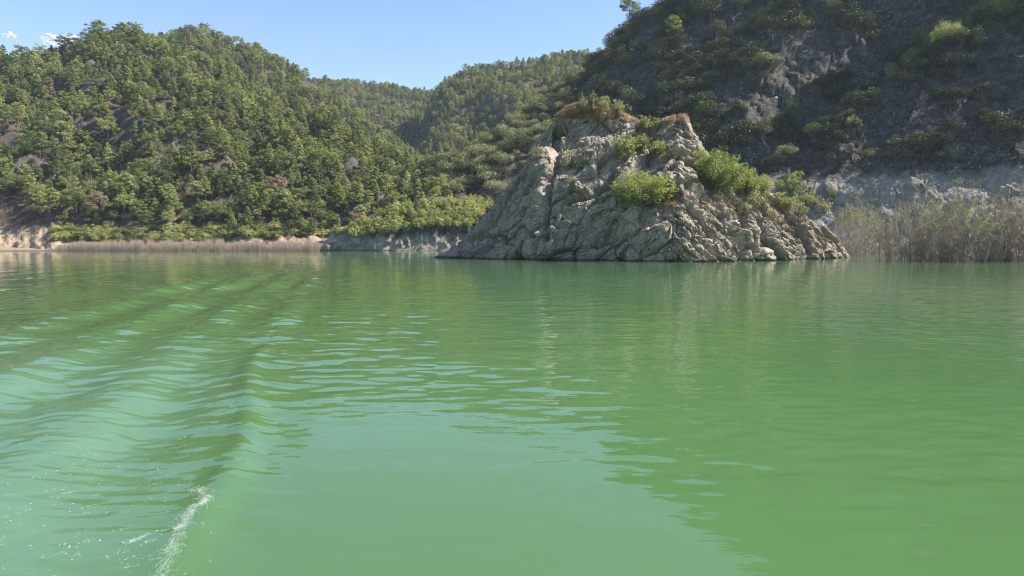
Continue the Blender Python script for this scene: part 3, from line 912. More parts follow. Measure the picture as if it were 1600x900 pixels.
# shrubs on the right hill and on the spur
def keep_right(p, u, v, T, g):
    nz = fbm(np.stack([p[:, 0] / 26, p[:, 1] / 26, p[:, 2] / 26], -1), 3, 77)
    # dense maquis left of the outcrop, patches between screes on the dark face
    lft = u < 905 + (v - 130) * -0.15
    edge = (v < 130) & (u < 1010 - (v - 20) * 0.55)
    top_bank = ~((u < 780) & (v > 305 + rg.uniform(-5, 5, len(p))))
    return ((lft | edge) | ((nz > 0.02) & (g.uniform(0, 1, len(p)) < 0.9))) & top_bank & (p[:, 2] > 9)
sh1 = sample(EF, 2600, 3.6, 500, 1760, 0.05, 1.04, rg, keep_right)
def keep_spur(p, u, v, T, g):
    nz = fbm(np.stack([p[:, 0] / 18, p[:, 1] / 18, p[:, 2] / 18], -1), 3, 79)
    crest = (T > 0.86)
    return ((nz > 0.12) | (crest & (nz > -0.35))) & (p[:, 2] > 26 + 8 * nz)
sh2 = sample(SP, 700, 2.6, 1120, 1700, 0.1, 1.03, rg, keep_spur)
sh = np.concatenate([sh1, sh2])
sz = rg.uniform(0.7, 1.75, len(sh)) * np.where(np.arange(len(sh)) < len(sh1), np.where(uv_of(sh[:, 0], sh[:, 1], sh[:, 2])[0] > 930, 1.7, 1.35), 1.15)
dist = np.hypot(sh[:, 0], sh[:, 1]); us, vs = uv_of(sh[:, 0], sh[:, 1], sh[:, 2] + 1.5)
order = [i for i in np.argsort(-sz / dist) if 4 < us[i] < 1596 and vs[i] > 4]
cs_ = []
for i in order:
    if visible(sh[i] + np.array([0, 0, 2.5 * sz[i]])): cs_.append(i)
    if len(cs_) >= 300: break
def shrub_zone(u, v, spur, s):
    size = 'large' if s > 1.45 else ('small' if s < 1.05 else 'medium')
    if spur:
        w = 'left end' if u < 1300 else ('left part' if u < 1400 else ('middle' if u < 1500 else 'right part'))
        return ('%s dark shrub on the %s of the stony spur, %s' % (size, w, 'near its crest' if v < np.interp(u, [1200, 1300, 1400, 1600], [260, 200, 140, 30]) else 'above the pale bank'), 'shrubs on the right-hand spur')
    if u < 900:
        w = 'at the slope foot' if u < 620 else ('above the left bright bushes' if u < 690 else ('above the right bright bushes' if u < 760 else ('beside the outcrop left edge' if u < 830 else 'beside the outcrop top')))
        return ('%s rounded olive shrub %s, %s' % (size, w, next(t for b, t in ((160, 'topmost'), (190, 'high'), (220, 'upper middle'), (250, 'mid-height'), (280, 'low'), (9999, 'lowest')) if v < b)), 'shrubs on the slope left of the outcrop')
    w = 'left of the skyline pine' if u < 940 else ('below the skyline pine' if u < 1000 else ('above the rock pinnacle' if u < 1100 else ('above the largest bright bush' if u < 1200 else ('right of the bright bushes' if u < 1320 else 'towards the right edge'))))
    return ('%s dark shrub on the shaded scree, %s, %s' % (size, w, next(t for b, t in ((30, 'topmost'), (60, 'high'), (90, 'upper middle'), (120, 'middle'), (160, 'low'), (9999, 'lowest')) if v < b)), 'shrubs on the shaded right hill')
for i in cs_:
    lb, gp = shrub_zone(us[i], vs[i], i >= len(sh1), sz[i])
    k = rp.randrange(4); s = sz[i]
    plant('shrub', (shade_tint_protos if us[i] > 890 and rp.random() < 0.9 else maq_protos)[k], (sh[i][0], sh[i][1], sh[i][2] - 0.4), rp.uniform(0, 6.28), (s * rp.uniform(0.9, 1.3), s * rp.uniform(0.9, 1.3), s), lb, 'shrub', gp)
st = set(cs_)
r2 = np.array([[*sh[i], sz[i]] for i in range(len(sh)) if i not in st]); r2[:, 2] -= 0.4
ur = uv_of(r2[:, 0], r2[:, 1], r2[:, 2])[0]
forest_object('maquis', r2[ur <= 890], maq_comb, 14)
forest_object('shade_tint_scrub', r2[ur > 890], shade_tint_comb, 15)  # same shrubs, leaf colour darkened to stand for shade

# ------------------------------------------------------------------ bright bushes on the pale bank and shore bushes
shore_protos = [plant_proto('b', feather_parts(300 + i, 2.6, 3.2, 40, 0.15, 0.8, 0.15, 22), M['bank'], M['twig'], ('foliage', 'stems')) for i in range(4)]
shore_dark = [plant_proto('b', bush_parts(320 + i, 2.4, 3.0, 13, 90, 0.14), M['shore'], M['twig_dark'], ('foliage', 'stems')) for i in range(3)]
n_b = 0
for v in range(318, 372, 5):
    for u in range(500, 765, 11):
        uu_ = u + rp.uniform(-6, 6); vv_ = v + rp.uniform(-3, 3)
        lo = np.interp(uu_, [500, 560, 640, 770], [362, 352, 318, 312])
        hi = np.interp(uu_, [500, 560, 620, 700, 770], [368, 368, 362, 356, 350])
        if not (lo < vv_ < hi): continue
        hit = cast(uu_, vv_, [EF])
        if not hit: continue
        p = hit[0]
        if p.y > 330: continue
        s = rp.uniform(0.5, 1.15)
        plant('bush', shore_protos[rp.randrange(4)], (p.x, p.y, p.z - 0.3), rp.uniform(0, 6.28), s,
              '%s feathery bush %s, %s' % ('tall' if s > 0.9 else ('low' if s < 0.72 else 'middling'), ('along the pale bank edge' if vv_ > 345 else ('in the middle rows above the pale bank' if vv_ > 332 else 'in the back row below the olive shrubs')), next(t for b, t in ((545, 'far left end'), (590, 'left part'), (635, 'left of middle'), (680, 'right of middle'), (725, 'right part'), (9999, 'beside the outcrop')) if uu_ < b)), 'bush', 'bright bushes on the pale bank')
        n_b += 1
BINS2 = [(140, 'at the left end of the reeds'), (190, 'below the left pines'), (240, 'below the bare reddish tree'), (290, 'in the darkest stretch of shore'), (340, 'right of the darkest stretch'), (390, 'behind the middle of the reeds'), (440, 'behind the right half of the reeds'), (9999, 'beside the pale bank')]
for i in range(58):
    u = 90 + i * 7.2 + rp.uniform(-5, 5)
    for row in range(2):
        v = np.interp(u, [90, 200, 300, 500], [372, 374, 372, 366]) - row * 9 + rp.uniform(-4, 3)
        hit = cast(u, v, [L1, EF])
        if not hit: continue
        p = hit[0]
        dark = rp.random() < (0.6 if 180 < u < 340 else 0.25)
        pr = shore_dark[rp.randrange(3)] if dark else shore_protos[rp.randrange(4)]
        s = rp.uniform(0.75, 1.25)
        plant('bush', pr, (p.x, p.y, p.z - 0.3), rp.uniform(0, 6.28), (s * 1.2, s * 1.2, s * 0.85),
              '%s %s green shore bush %s, %s' % ('big' if s > 1.08 else ('small' if s < 0.9 else 'middling'), 'dark' if dark else 'light', 'in front' if row == 0 else 'in the rear row', next(t for b, t in BINS2 if u < b)), 'bush',
              '%s bushes behind the reeds' % ('dark' if dark else 'light'))

for i, u in enumerate((176, 186, 197, 206, 216, 224, 233, 243, 254, 262, 270, 281, 292, 303, 316, 330, 344)):
    hit = cast(u, 388 - (i * 7) % 9, [L1])
    if not hit: continue
    p = hit[0]; s = (1.35, 0.9, 1.1, 0.8, 1.2)[i % 5] * (1.15 if 200 < u < 290 else 0.8)
    plant('bush', shore_dark[i % 3], (p.x, p.y - 1.0, p.z - 0.3), rp.uniform(0, 6.28), (s * 1.1, s * 1.1, s),
          '%s dark bush overhanging the reeds, %s' % ('big' if s > 1.2 else 'smaller', next(t for b, t in BINS2 if u < b)), 'bush', 'dark bushes overhanging the reeds')
# dry reeds and drowned brush standing in the shallows along the far shore
def reeds():
    rgr = np.random.default_rng(31)
    n = 26000
    u = rgr.uniform(62, 500, n)
    Yn = 236 + rgr.uniform(0, 1, n) ** 0.8 * 9 - 6 * sstep(80, 250, u) + 2 * perlin(np.stack([u / 25, u * 0, u * 0], -1), 3)
    x = (u - 800) / FPX * Yn
    hh = 4.2 * (0.5 + 0.5 * rgr.uniform(0, 1, n)) * (0.8 + 0.7 * perlin(np.stack([u / 9, u * 0 + 4, u * 0], -1), 4)) * sstep(50, 130, u)
    hh = np.maximum(hh, 0.3)
    lx = rgr.normal(0, 0.18, n) * hh; wd = rgr.uniform(0.02, 0.045, n)
    z0 = np.full(n, -0.3)
    V = np.stack([np.stack([x - wd, Yn, z0], -1), np.stack([x + wd, Yn + 0.02, z0], -1), np.stack([x + lx + wd * .4, Yn + 0.02, hh], -1), np.stack([x + lx - wd * .4, Yn, hh], -1)], 1).reshape(-1, 3)
    o = mesh_from('reeds', V, np.arange(n * 4).reshape(-1, 4), M['reed'], smooth=False, attrs={'tint': ('FACE', rgr.uniform(0, 1, n))})
    tag(o, kind='stuff')
reeds()

# ------------------------------------------------------------------ bushes on the outcrop
big = [feather_parts(400 + i, 3.0, 3.6, 90, 0.085, 0.85, 0.25, 42) for i in range(3)]
big_protos = [plant_proto('b', p, M['bright'], M['twig'], ('foliage', 'stems')) for p in big]
small_p = [feather_parts(410 + i, 1.5, 1.8, 34, 0.075, 0.8, 0.2, 26) for i in range(3)]
small_protos = [plant_proto('b', p, M['bright'], M['twig'], ('foliage', 'stems')) for p in small_p]
grey_protos = [plant_proto('b', feather_parts(420 + i, 1.5, 1.8, 34, 0.09, 0.45, 0.2, 14), M['grey_leaf'], M['twig'], ('foliage', 'stems')) for i in range(3)]
tall_protos = [plant_proto('b', feather_parts(430, 0.8, 3.0, 22, 0.10, 0.9, 0.15, 22), M['bright'], M['twig'], ('foliage', 'stems'))]
# (u, v of foot, width px, height px, protos, label, hills)
spots = [
    (1118, 292, 92, 56, big_protos, 'largest bright green bush, behind the right shoulder of the outcrop', 'r'),
    (1092, 276, 50, 42, big_protos, 'bright green bush tucked against the right side of the rock pinnacle', 'r'),
    (1165, 296, 62, 30, small_protos, 'bright green spray reaching right over the outcrop\'s right shoulder', 'r'),
    (1190, 300, 45, 32, small_protos, 'small bright bush at the right end of the shoulder bushes', 'r'),
    (1005, 312, 96, 46, big_protos, 'wide bright green bush in the middle of the outcrop face', 'r'),
    (1042, 308, 46, 34, small_protos, 'small bright bush on the right side of the wide middle bush', 'r'),
    (980, 300, 42, 40, grey_protos, 'grey green twiggy bush at the left edge of the wide middle bush', 'r'),
    (978, 240, 50, 34, small_protos, 'light green bush on the upper face between cliff block and pinnacle', 'r'),
    (1002, 228, 34, 22, small_protos, 'small green tuft bush just right of the upper face bush', 'r'),
    (1030, 240, 40, 24, small_protos, 'light green bush at the foot of the rock pinnacle', 'r'),
    (1045, 252, 30, 20, grey_protos, 'grey green shrub below the pinnacle, on its left foot', 'r'),
    (890, 262, 34, 30, grey_protos, 'twiggy grey green bush under the left end of the cliff block', 'r'),
    (912, 264, 34, 26, grey_protos, 'twiggy bush on the pale ledge below the cliff block', 'r'),
    (938, 255, 30, 24, grey_protos, 'small twiggy bush at the right end of the pale ledge', 'r'),
    (892, 290, 26, 18, grey_protos, 'low grey green shrub left of the pale triangular boulder', 'r'),
    (927, 166, 18, 26, tall_protos, 'tall slim green shrub on the outcrop\'s top edge', 'r'),
    (944, 168, 24, 20, small_protos, 'rounded green shrub on top of the cliff block', 'r'),
    (966, 176, 24, 24, small_protos, 'green shrub on the right half of the cliff block top', 'r'),
    (912, 166, 20, 16, grey_protos, 'small grey green shrub on the highest point of the outcrop', 'r'),
    (1006, 198, 34, 18, small_protos, 'green shrub in the notch between cliff block and pinnacle', 'r'),
    (1026, 196, 20, 12, small_protos, 'small green shrub just left of the pinnacle top', 'r'),
    (868, 216, 34, 28, small_protos, 'green bush on the outcrop\'s steep upper left edge', 'r'),
    (838, 246, 24, 22, grey_protos, 'grey shrub on the outcrop\'s left shoulder', 'r'),
    (1222, 322, 40, 22, small_protos, 'light green bush on the right ridge of the outcrop', 'r'),
    (1246, 334, 36, 20, grey_protos, 'grey green bush lower down the right ridge of the outcrop', 'r'),
    (1160, 330, 34, 16, grey_protos, 'dry grey shrub on the rubble right of the middle of the outcrop', 'r'),
    (1120, 312, 26, 14, grey_protos, 'small dry shrub below the largest bright bush', 'r'),
    (1200, 338, 34, 16, grey_protos, 'dry twiggy shrub on the upper right rubble', 'r'),
    (1180, 318, 40, 20, grey_protos, 'grey green shrub just below the right shoulder bushes', 'r'),
    (1235, 300, 46, 30, small_protos, 'green bush on the shaded bank just behind the outcrop\'s right ridge', 's'),
    (1262, 322, 40, 26, small_protos, 'second green bush on the bank behind the outcrop\'s right ridge', 's'),
    (1285, 330, 36, 22, grey_protos, 'grey green bush beside the lone boulder on the shaded bank', 's'),
    (1300, 306, 26, 20, grey_protos, 'small grey green shrub on the shaded bank above the lone boulder', 's'),
    (1325, 345, 40, 22, grey_protos, 'low grey shrub at the foot of the shaded bank', 's'),
    (1480, 66, 44, 32, big_protos, 'largest yellow green bush on the crest of the stony spur at upper right', 's'),  # crest bushes: bright leaf colour stands in for sun that misses them
    (1450, 82, 34, 28, big_protos, 'yellow green bush just left of the largest bush on the spur crest', 's'),
    (1424, 98, 30, 24, big_protos, 'yellow green bush halfway up the diagonal spur crest', 's'),
    (1394, 118, 26, 20, small_protos, 'yellow green bush midway along the spur crest, above a bare patch', 's'),
    (1368, 150, 24, 16, small_protos, 'small yellow green bush on the lower half of the spur crest', 's'),
    (1330, 205, 30, 26, small_protos, 'lone light green bush on the spur face below the crest', 's'),
    (1310, 220, 26, 20, small_protos, 'low green bush just left of the lone bush on the spur face', 's'),
    (1510, 50, 36, 30, big_protos, 'green bush on the spur crest, right of the largest bush', 's'),
    (1535, 30, 40, 30, big_protos, 'green bush high on the spur crest near the top right corner', 's'),
    (1570, 22, 40, 32, big_protos, 'topmost green bush near the top right corner', 's'),
    (1525, 62, 22, 22, small_protos, 'small green bush hanging below the spur crest at top right', 's'),
    (1214, 196, 34, 22, small_protos, 'light green bush low on the shaded scree, above the outcrop shoulder', 's'),
    (1240, 172, 24, 18, small_protos, 'small light green bush on the scree, up and right of the outcrop shoulder', 's'),
    (1268, 140, 22, 20, small_protos, 'small light green bush halfway up the shaded scree', 's'),
    (985, 402, 1, 1, None, '', ''),
]
def base_dims(parts_h): return parts_h
DIM = {id(big_protos): (6.0, 3.6), id(small_protos): (3.0, 1.8), id(grey_protos): (3.0, 1.8), id(tall_protos): (1.6, 3.0)}
for (u, v, wpx, hpx, pr, lab, where) in spots:
    if pr is None: continue
    hit = cast(u, v, [RK]) if where == 'r' else cast(u, v, [SP, EF])
    if not hit:
        for dv in range(2, 24, 2):
            hit = cast(u, v + dv, [RK] if where == 'r' else [SP, EF])
            if hit: break
    if not hit: print('no hit', u, v); continue
    p = hit[0]; m = p.y / FPX
    w0, h0 = DIM[id(pr)]
    sx = wpx * m / w0; sz_ = hpx * m / h0
    plant('bush', pr[rp.randrange(len(pr))], (p.x, p.y, p.z - 0.15), rp.uniform(0, 6.28), (sx, sx, sz_), lab, 'bush')

# dry grass on the outcrop top and slopes
def grass(name, areas, hgt, mat, seed, dens=1.0):
    rgr = np.random.default_rng(seed); Vs = []; n = 0
    for (u0, u1, v0, v1, cnt) in areas:
        for _ in range(int(cnt * dens)):
            u = rgr.uniform(u0, u1); v = rgr.uniform(v0, v1)
            hit = cast(u, v, [RK])
            if not hit: continue
            p = np.array(hit[0])
            for b in range(14):
                q = p + np.array([rgr.normal() * 0.25, rgr.normal() * 0.25, -0.1]); h = hgt * rgr.uniform(0.5, 1.2)
                a = rgr.uniform(0, 6.28); w = 0.035; l = rgr.normal(0, 0.35, 2) * h
                Vs += [q + [math.cos(a) * w, math.sin(a) * w, 0], q - [math.cos(a) * w, math.sin(a) * w, 0], q + [l[0], l[1], h]]
                n += 1
    if not n: return
    o = mesh_from(name, np.array(Vs), np.arange(n * 3).reshape(-1, 3), mat, smooth=False, attrs={'tint': ('FACE', rgr.uniform(0, 1, n))})
    tag(o, kind='stuff')
grass('dry_grass', [(870, 925, 156, 184, 700), (925, 1010, 162, 190, 700), (1040, 1080, 174, 192, 160), (1015, 1060, 300, 325, 120), (1000, 1180, 290, 340, 160), (1190, 1290, 305, 345, 160), (960, 1080, 195, 250, 90)], 0.48, M['dry_leaf'], 61)

# ------------------------------------------------------------------ drowned thickets at right
bare = [plant_proto('b', bare_parts(500 + i, 9, 3.8, 32, 46, [0.03, 0.2, 0.06, 0.28][i], [0.7, 0.72, 0.8, 0.75][i]), M['bright'] if i % 2 else M['grey_leaf'], M['twig'], ('foliage', 'stems')) for i in range(4)]
bare_spots = [  # u, v waterline, height px, proto, label
    (1322, 400, 62, 0, 'bare twiggy willow clump touching the right tip of the outcrop'),
    (1342, 399, 88, 3, 'green topped willow clump standing in water just right of the outcrop'),
    (1360, 398, 76, 1, 'slender willow clump second to the right of the outcrop tip'),
    (1412, 406, 96, 0, 'grey willow clump at the left end of the big drowned thicket'),
    (1440, 408, 108, 1, 'tall pale green willow in the left half of the big drowned thicket'),
    (1468, 408, 70, 2, 'low bare willow in the left half of the big drowned thicket'),
    (1490, 409, 112, 3, 'tall green tipped willow in the middle of the drowned thicket'),
    (1514, 408, 104, 0, 'grey bare willow in the middle of the drowned thicket'),
    (1538, 408, 112, 1, 'tall leafy willow right of the middle of the drowned thicket'),
    (1562, 408, 74, 2, 'low brown willow near the right edge of the photo'),
    (1584, 407, 124, 0, 'tallest bare willow at the right edge of the photo'),
    (1604, 408, 134, 2, 'bare willow cut by the right edge of the photo'),
]
for (u, v, hpx, k, lab) in bare_spots:
    x, y = on_water(u, v); s = hpx * y / FPX / 8.0
    plant('willow', bare[k], (x, y, -0.2), rp.uniform(0, 6.28), (s, s, s), lab, 'willow')
low = [plant_proto('b', bare_parts(520 + i, 4, 3.8, 40, 26, 0.12, 0.5), M['grey_leaf'], M['twig'], ('foliage', 'stems')) for i in range(2)]
for i, u in enumerate((1372, 1388, 1404, 1421, 1437, 1453, 1470, 1488, 1506, 1525, 1545, 1565, 1585)):
    x, y = on_water(u, 393.5 + rp.uniform(-1, 1)); s = rp.uniform(1.0, 1.7)
    plant('willow', low[i % 2], (x, y, -0.2), rp.uniform(0, 6.28), (s, s, s * 1.1), 'low brown leafless willow along the far shoreline behind the drowned thicket', 'willow', 'low willows along the right shoreline')
for (u, v, hpx, lab) in [(1378, 391, 36, 'yellow green bush at the shoreline between two willow groups'), (1402, 391, 40, 'yellow green bush just left of the big drowned thicket'),
                         (1470, 391, 55, 'yellow green bush seen through the thicket stems'), (1530, 391, 56, 'wide yellow green bush glowing behind the thicket'), (1560, 390, 60, 'yellow green bush behind the right half of the thicket'), (1590, 390, 95, 'tall yellow green bush behind the rightmost willows')]:
    x, y = on_water(u, v); s = hpx * y / FPX / 3.6
    plant('bush', big_protos[rp.randrange(3)], (x, y, 0.2), rp.uniform(0, 6.28), (s * 0.9, s * 0.9, s), lab, 'bush')

# lone boulder on the shaded bank, pale boulder on the outcrop face
def boulder(name, u, v, rpx, lab, hills, sq=(1, 1, 0.8), seed=1):
    hit = cast(u, v, hills)
    if not hit: return
    p = np.array(hit[0]); r = rpx * p[1] / FPX
    a, b = 40, 24
    th = np.linspace(0, 2 * math.pi, a + 1)[:-1]; ph = np.linspace(0.02, math.pi - 0.02, b)
    PH, THH = np.meshgrid(ph, th, indexing='ij')
    D = np.stack([np.sin(PH) * np.cos(THH), np.sin(PH) * np.sin(THH), np.cos(PH)], -1)
    f, c = facets(D * 1.3 + seed * 7.7, seed, 0.9); f2, c2 = facets(D * 3 + seed, seed + 9, 0.9)
    V = D * (r * (1 + 0.25 * f + 0.08 * f2))[..., None] * np.array(sq)
    o = mesh_from(name, V.reshape(-1, 3), grid_faces(b, a, True), M['island']); o.location = tuple(p)
    tag(o, lab, 'boulder')
boulder('boulder', 1282, 328, 11, 'lone rounded boulder on the shaded bank behind the outcrop', [SP], (1, 1, 0.8), 3)
boulder('boulder', 927, 268, 8, 'pale triangular boulder catching sun high on the outcrop face', [RK], (0.7, 0.8, 1.35), 5)
boulder('boulder', 1137, 352, 14, 'big slab boulder perched above the smooth ramp on the right of the outcrop', [RK], (1.3, 0.7, 0.75), 8)
boulder('boulder', 1190, 400, 15, 'rounded tan boulder at the waterline near the right of the outcrop', [RK], (1.3, 1, 0.8), 12)

# ------------------------------------------------------------------ single pines that stand out
def lone(u, vfoot, hpx, k, lab, hills=None, name='pine_tree', cat='pine tree', wide=1.0, mat=None):
    hit = cast(u, vfoot, hills)
    dv = 0
    while not hit and dv < 60:
        dv += 2; hit = cast(u, vfoot + dv, hills)
    if not hit: print('lone: no hit', u, vfoot); return
    p = hit[0]; m = p.length / FPX
    s = (hpx + dv) * m / 9.0
    plant(name, pine_protos[k] if mat is None else mat, (p.x, p.y, p.z - 0.3), rp.uniform(0, 6.28), (s * wide, s * wide, s), lab, cat)
lone(984, 44, 42, 2, 'lone dark pine on the skyline at the top of the right hill', [EF], wide=1.0)
lone(1052, 72, 42, 1, 'sunlit green pine standing out from the shaded scree, right of the skyline pine', [EF], wide=1.0)
lone(36, 106, 26, 2, 'flat-topped pine leftmost on the skyline', [L1], wide=1.1)
lone(66, 106, 26, 2, 'flat-topped pine on the skyline left of the small cloud', [L1], wide=1.1)
lone(106, 98, 32, 2, 'tallest flat-topped pine on the skyline, in front of the small cloud', [L1], wide=1.2)
lone(88, 101, 22, 0, 'small dark pine on the skyline beside the tallest flat-topped pine', [L1], wide=0.9)
lone(152, 72, 32, 1, 'broad round pine crowning the left hilltop', [L1], wide=1.3)
lone(190, 70, 28, 1, 'broad pine on the left hilltop, second from the crowning pine', [L1], wide=1.2)
lone(462, 118, 16, 0, 'small pine poking above the rocky skyline notch', [L2], wide=1.0)
dead_proto = plant_proto('d', bare_parts(600, 9, 2.6, 10, 40, 0.1, 0.5), M['dead'], M['twig_dark'], ('foliage', 'stems'))
lone(10, 352, 42, 0, 'leafless grey tree on the tan shore at the left edge', [L1], 'dead_tree', 'dead tree', 1.0, dead_proto)
lone(200, 350, 34, 0, 'leafless reddish brown tree between pines above the reeds', [L1], 'dead_tree', 'dead tree', 1.0, dead_proto)

# ------------------------------------------------------------------ water
def wave_height(x, y):
    r = np.hypot(x, y)
    s = x + 0.27 * y + 0.5 * np.sin(y / 17.0)
    ph = np.interp(s, [-60, -15.9, -11.1, -7.2, -4.1, -1.5, 0.2, 2], [-14.2, -5, -4, -3, -2, -1, -0.5, -0.5]) * 2 * math.pi
    env = (1 - sstep(-1.0, 0.2, s)) * sstep(4, 11, y) * (1 - sstep(50, 100, y)) * (1 - 0.82 * (1 - sstep(-14, -9.5, s)))
    mod = 0.75 + 1.2 * perlin(np.stack([x / 9 + 3, y / 9, x * 0], -1), 401)
    h = (0.06 + 0.08 * sstep(14, 40, y)) * np.cos(ph) * env * mod
    # diverging crossing waves inside the wake
    h += 0.009 * np.cos((x * 0.55 + y * 0.84) * 2 * math.pi / 1.7 + 7 * perlin(np.stack([x / 6, y / 6, x * 0], -1), 402)) * env
    h += 0.022 * env * perlin(np.stack([x / 1.3 + y / 4, y / 0.6, x * 0], -1), 403) + 0.05 * env * perlin(np.stack([x / 3.5, y / 3.0, x * 0], -1), 408)
    # sharp front edge of the bow wave close to the boat
    h += 0.07 * np.exp(-((s + 1.35 + 0.25 * np.sin(y / 2.3)) / 0.28) ** 2) * sstep(5, 8, y) * (1 - sstep(14, 30, y))
    # open water
    y0 = 10.5 - 2.0 * np.clip(x, 0, 3)
    far = sstep(0, 4.5, y - y0)
    crest = (0.5 + 0.5 * np.cos(ph)) ** 2
    h += 0.055 * crest * env * sstep(12, 25, y) * perlin(np.stack([x / 1.4, y / 0.8, x * 0], -1), 411)
    wash = (1 - sstep(-2.6, -1.3, s)) * (1 - sstep(16, 30, y))
    h += wash * (0.012 * perlin(np.stack([x / 0.5 + y / 2, y / 0.2, x * 0], -1), 412))
    m2 = 0.55 + 0.9 * perlin(np.stack([x / 14, y / 22, x * 0 + 5], -1), 404)
    h += 0.030 * far * np.clip(m2, 0.15, 1.2) * perlin(np.stack([x / 1.25, y / 0.75, x * 0], -1), 405)
    h += 0.010 * env * perlin(np.stack([x / 0.55 + y / 3, y / 0.26, x * 0], -1), 409) + 0.0045 * env * perlin(np.stack([x / 0.25, y / 0.14, x * 0], -1), 410)
    h += 0.0045 * far * perlin(np.stack([x / 0.5, y / 0.33, x * 0 + 1], -1), 406)
    h += 0.020 * perlin(np.stack([x / 3.6, y / 2.0, x * 0 + 2], -1), 407) * (0.5 + 0.5 * far) + 0.0035 * perlin(np.stack([x / 1.3, y / 0.6, x * 0 + 2], -1), 417) + 0.013 * far * np.clip(m2 + 0.2, 0.2, 1.2) * perlin(np.stack([x / 0.75, y / 0.36, x * 0 + 7], -1), 418)
    return h * (1 - 0.75 * sstep(120, 400, r))

def water():
    r = np.concatenate([[0.0, 1.5, 3.0], np.geomspace(4.0, 300, 860), np.geomspace(310, 9000, 30)])
    a = np.concatenate([np.linspace(R(-44), R(44), 900), np.linspace(R(44), R(316), 60)[1:-1]])
    A, RR = np.meshgrid(a, r)
    X = RR * np.sin(A); Y = RR * np.cos(A)
    Z = np.zeros_like(X)
    m = (RR < 420)
    Z[m] = wave_height(X[m], Y[m]) * (Y[m] > 2)
    s = X + 0.27 * Y + 0.5 * np.sin(Y / 17.0)
    wash = (1 - sstep(-3.2, -1.0, s)) * (1 - sstep(12, 28, Y)) * sstep(-30, -3, Y)
    o = mesh_from('water', np.stack([X, Y, Z], -1).reshape(-1, 3), grid_faces(len(r), len(a), True), M['water'], attrs={'wash': ('POINT', wash.ravel())})
    tag(o, kind='structure')
water()

def foam():
    rgf = np.random.default_rng(71)
    C = []; S = []
    def streak(px, n, wd, size):
        px = [on_water(*p) for p in px]
        for _ in range(n):
            k = rgf.integers(0, len(px) - 1); f = rgf.uniform()
            x = px[k][0] * (1 - f) + px[k + 1][0] * f; y = px[k][1] * (1 - f) + px[k + 1][1] * f
            C.append((x + rgf.normal() * wd, y + rgf.normal() * wd)); S.append(size * rgf.uniform(0.3, 1.2))
    streak([(300, 768), (318, 775), (327, 788), (318, 796), (302, 800)], 900, 0.05, 0.0042)
    streak([(302, 800), (297, 812), (288, 826), (276, 838)], 560, 0.045, 0.0042)
    streak([(250, 838), (262, 830), (290, 832), (298, 826)], 90, 0.04, 0.004)
    streak([(284, 840), (270, 858), (266, 875), (255, 900), (240, 925)], 900, 0.05, 0.0042)
    streak([(200, 850), (214, 845), (230, 838)], 150, 0.03, 0.0045)
    for _ in range(60):
        u, v = rgf.uniform(-40, 300), rgf.uniform(650, 900)
        if u > 330 - (v - 650) * 0.15: continue
        L = rgf.uniform(10, 60); k = rgf.uniform(0.15, 0.35)
        streak([(u, v), (u + L, v - L * k)], int(rgf.uniform(8, 34)), 0.03, 0.0045)
    for _ in range(500):
        u, v = rgf.uniform(-40, 330), 640 + 280 * rgf.uniform() ** 0.7
        if perlin(np.array([[u / 30, v / 12, 0.5]]), 9)[0] < 0.05: continue
        x, y = on_water(u, v); C.append((x, y)); S.append(0.006 * rgf.uniform(0.4, 1.5))
    C = np.array(C); S = np.array(S)
    n = len(C); k = 6
    h = wave_height(C[:, 0], C[:, 1])
    ang = np.arange(k) / k * 2 * math.pi
    rad = S[:, None] * rgf.uniform(0.6, 1.4, (n, k))
    ring = np.stack([C[:, 0:1] + np.cos(ang) * rad, C[:, 1:2] + np.sin(ang) * rad, np.repeat((h + 0.001)[:, None], k, 1)], -1)
    top = np.stack([C[:, 0], C[:, 1], h + S * 0.6], -1)[:, None]
    V = np.concatenate([ring, top], 1).reshape(-1, 3)
    i = np.arange(n)[:, None] * (k + 1); j = np.arange(k)[None]
    F = np.stack([i + j, i + (j + 1) % k, i + k + 0 * j], -1).reshape(-1, 3)
    o = mesh_from('foam', V, F, M['foam'])
    tag(o, kind='stuff')
foam()

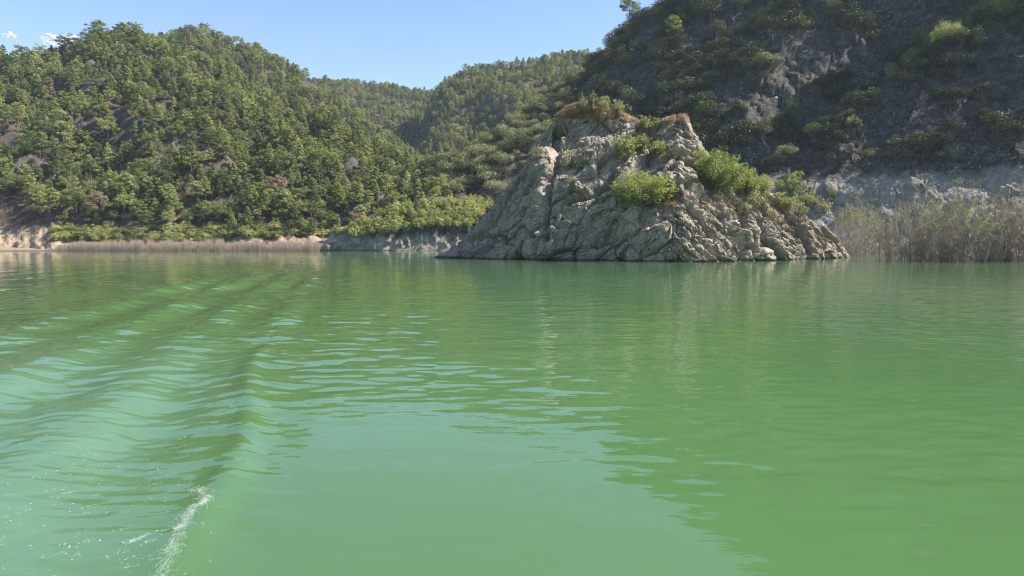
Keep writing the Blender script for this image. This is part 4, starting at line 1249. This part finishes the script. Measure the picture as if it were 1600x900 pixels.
# ------------------------------------------------------------------ haze and clouds
def box(name, lo, hi, mat):
    V = [(x, y, z) for x in (lo[0], hi[0]) for y in (lo[1], hi[1]) for z in (lo[2], hi[2])]
    F = [(0, 1, 3, 2), (4, 6, 7, 5), (0, 4, 5, 1), (2, 3, 7, 6), (0, 2, 6, 4), (1, 5, 7, 3)]
    return mesh_from(name, np.array(V), F, mat, smooth=False)
def volume_mat(name, col, dens, aniso=0.0):
    m, nt, out = new_mat(name)
    v = nt.nodes.new('ShaderNodeVolumePrincipled')
    v.inputs['Color'].default_value = (*col, 1); v.inputs['Density'].default_value = dens; v.inputs['Anisotropy'].default_value = aniso
    nt.links.new(v.outputs[0], out.inputs['Volume'])
    return m
zmax = max(float(h.P[..., 2].max()) for h in HL) + 20
hz = box('haze', (-9200, -9200, -8), (9200, 9200, zmax), volume_mat('haze', (0.74, 0.85, 1.0), 0.00008))
tag(hz, kind='stuff')

def cloud_mat():
    m, nt, out = new_mat('cloud')
    d = nt.nodes.new('ShaderNodeBsdfDiffuse'); d.inputs[0].default_value = (0.75, 0.75, 0.77, 1)
    t = nt.nodes.new('ShaderNodeBsdfTranslucent'); t.inputs[0].default_value = (0.8, 0.8, 0.82, 1)
    p = nt.nodes.new('ShaderNodeBsdfTransparent')
    a = nt.nodes.new('ShaderNodeMixShader'); b = nt.nodes.new('ShaderNodeMixShader')
    nt.links.new(d.outputs[0], a.inputs[1]); nt.links.new(t.outputs[0], a.inputs[2])
    tc = nt.nodes.new('ShaderNodeTexCoord')
    nt.links.new(ramp(nt, noise(nt, tc.outputs['Object'], 0.012, 5, 0.6), [(0.35, 0.1), (0.65, 0.7)]), b.inputs[0])
    nt.links.new(a.outputs[0], b.inputs[2]); nt.links.new(p.outputs[0], b.inputs[1]); nt.links.new(b.outputs[0], out.inputs[0])
    return m
M['cloud'] = cloud_mat()
def cloud(u, v, wpx, hpx, lab, seed):
    Y = 12000.0; z = z_at(v, Y); x = x_at(u, Y, z); m = Y / FPX
    a, b = 48, 28
    th = np.linspace(0, 2 * math.pi, a + 1)[:-1]; ph = np.linspace(0.02, math.pi - 0.02, b)
    PH, THH = np.meshgrid(ph, th, indexing='ij')
    D = np.stack([np.sin(PH) * np.cos(THH), np.sin(PH) * np.sin(THH), np.cos(PH)], -1)
    V = D * (1 + 0.6 * fbm(D * 1.6 + seed, 4, seed))[..., None] * np.array([wpx * m / 2, wpx * m / 2, hpx * m / 2])
    V[..., 2] = np.where(V[..., 2] < 0, V[..., 2] * 0.5, V[..., 2])
    o = mesh_from('cloud', V.reshape(-1, 3), grid_faces(b, a, True), M['cloud'])
    o.location = (x, Y, z)
    tag(o, kind='structure')

cloud(15, 56, 15, 9, 'small', 3)
cloud(98, 67, 46, 18, 'low', 5)
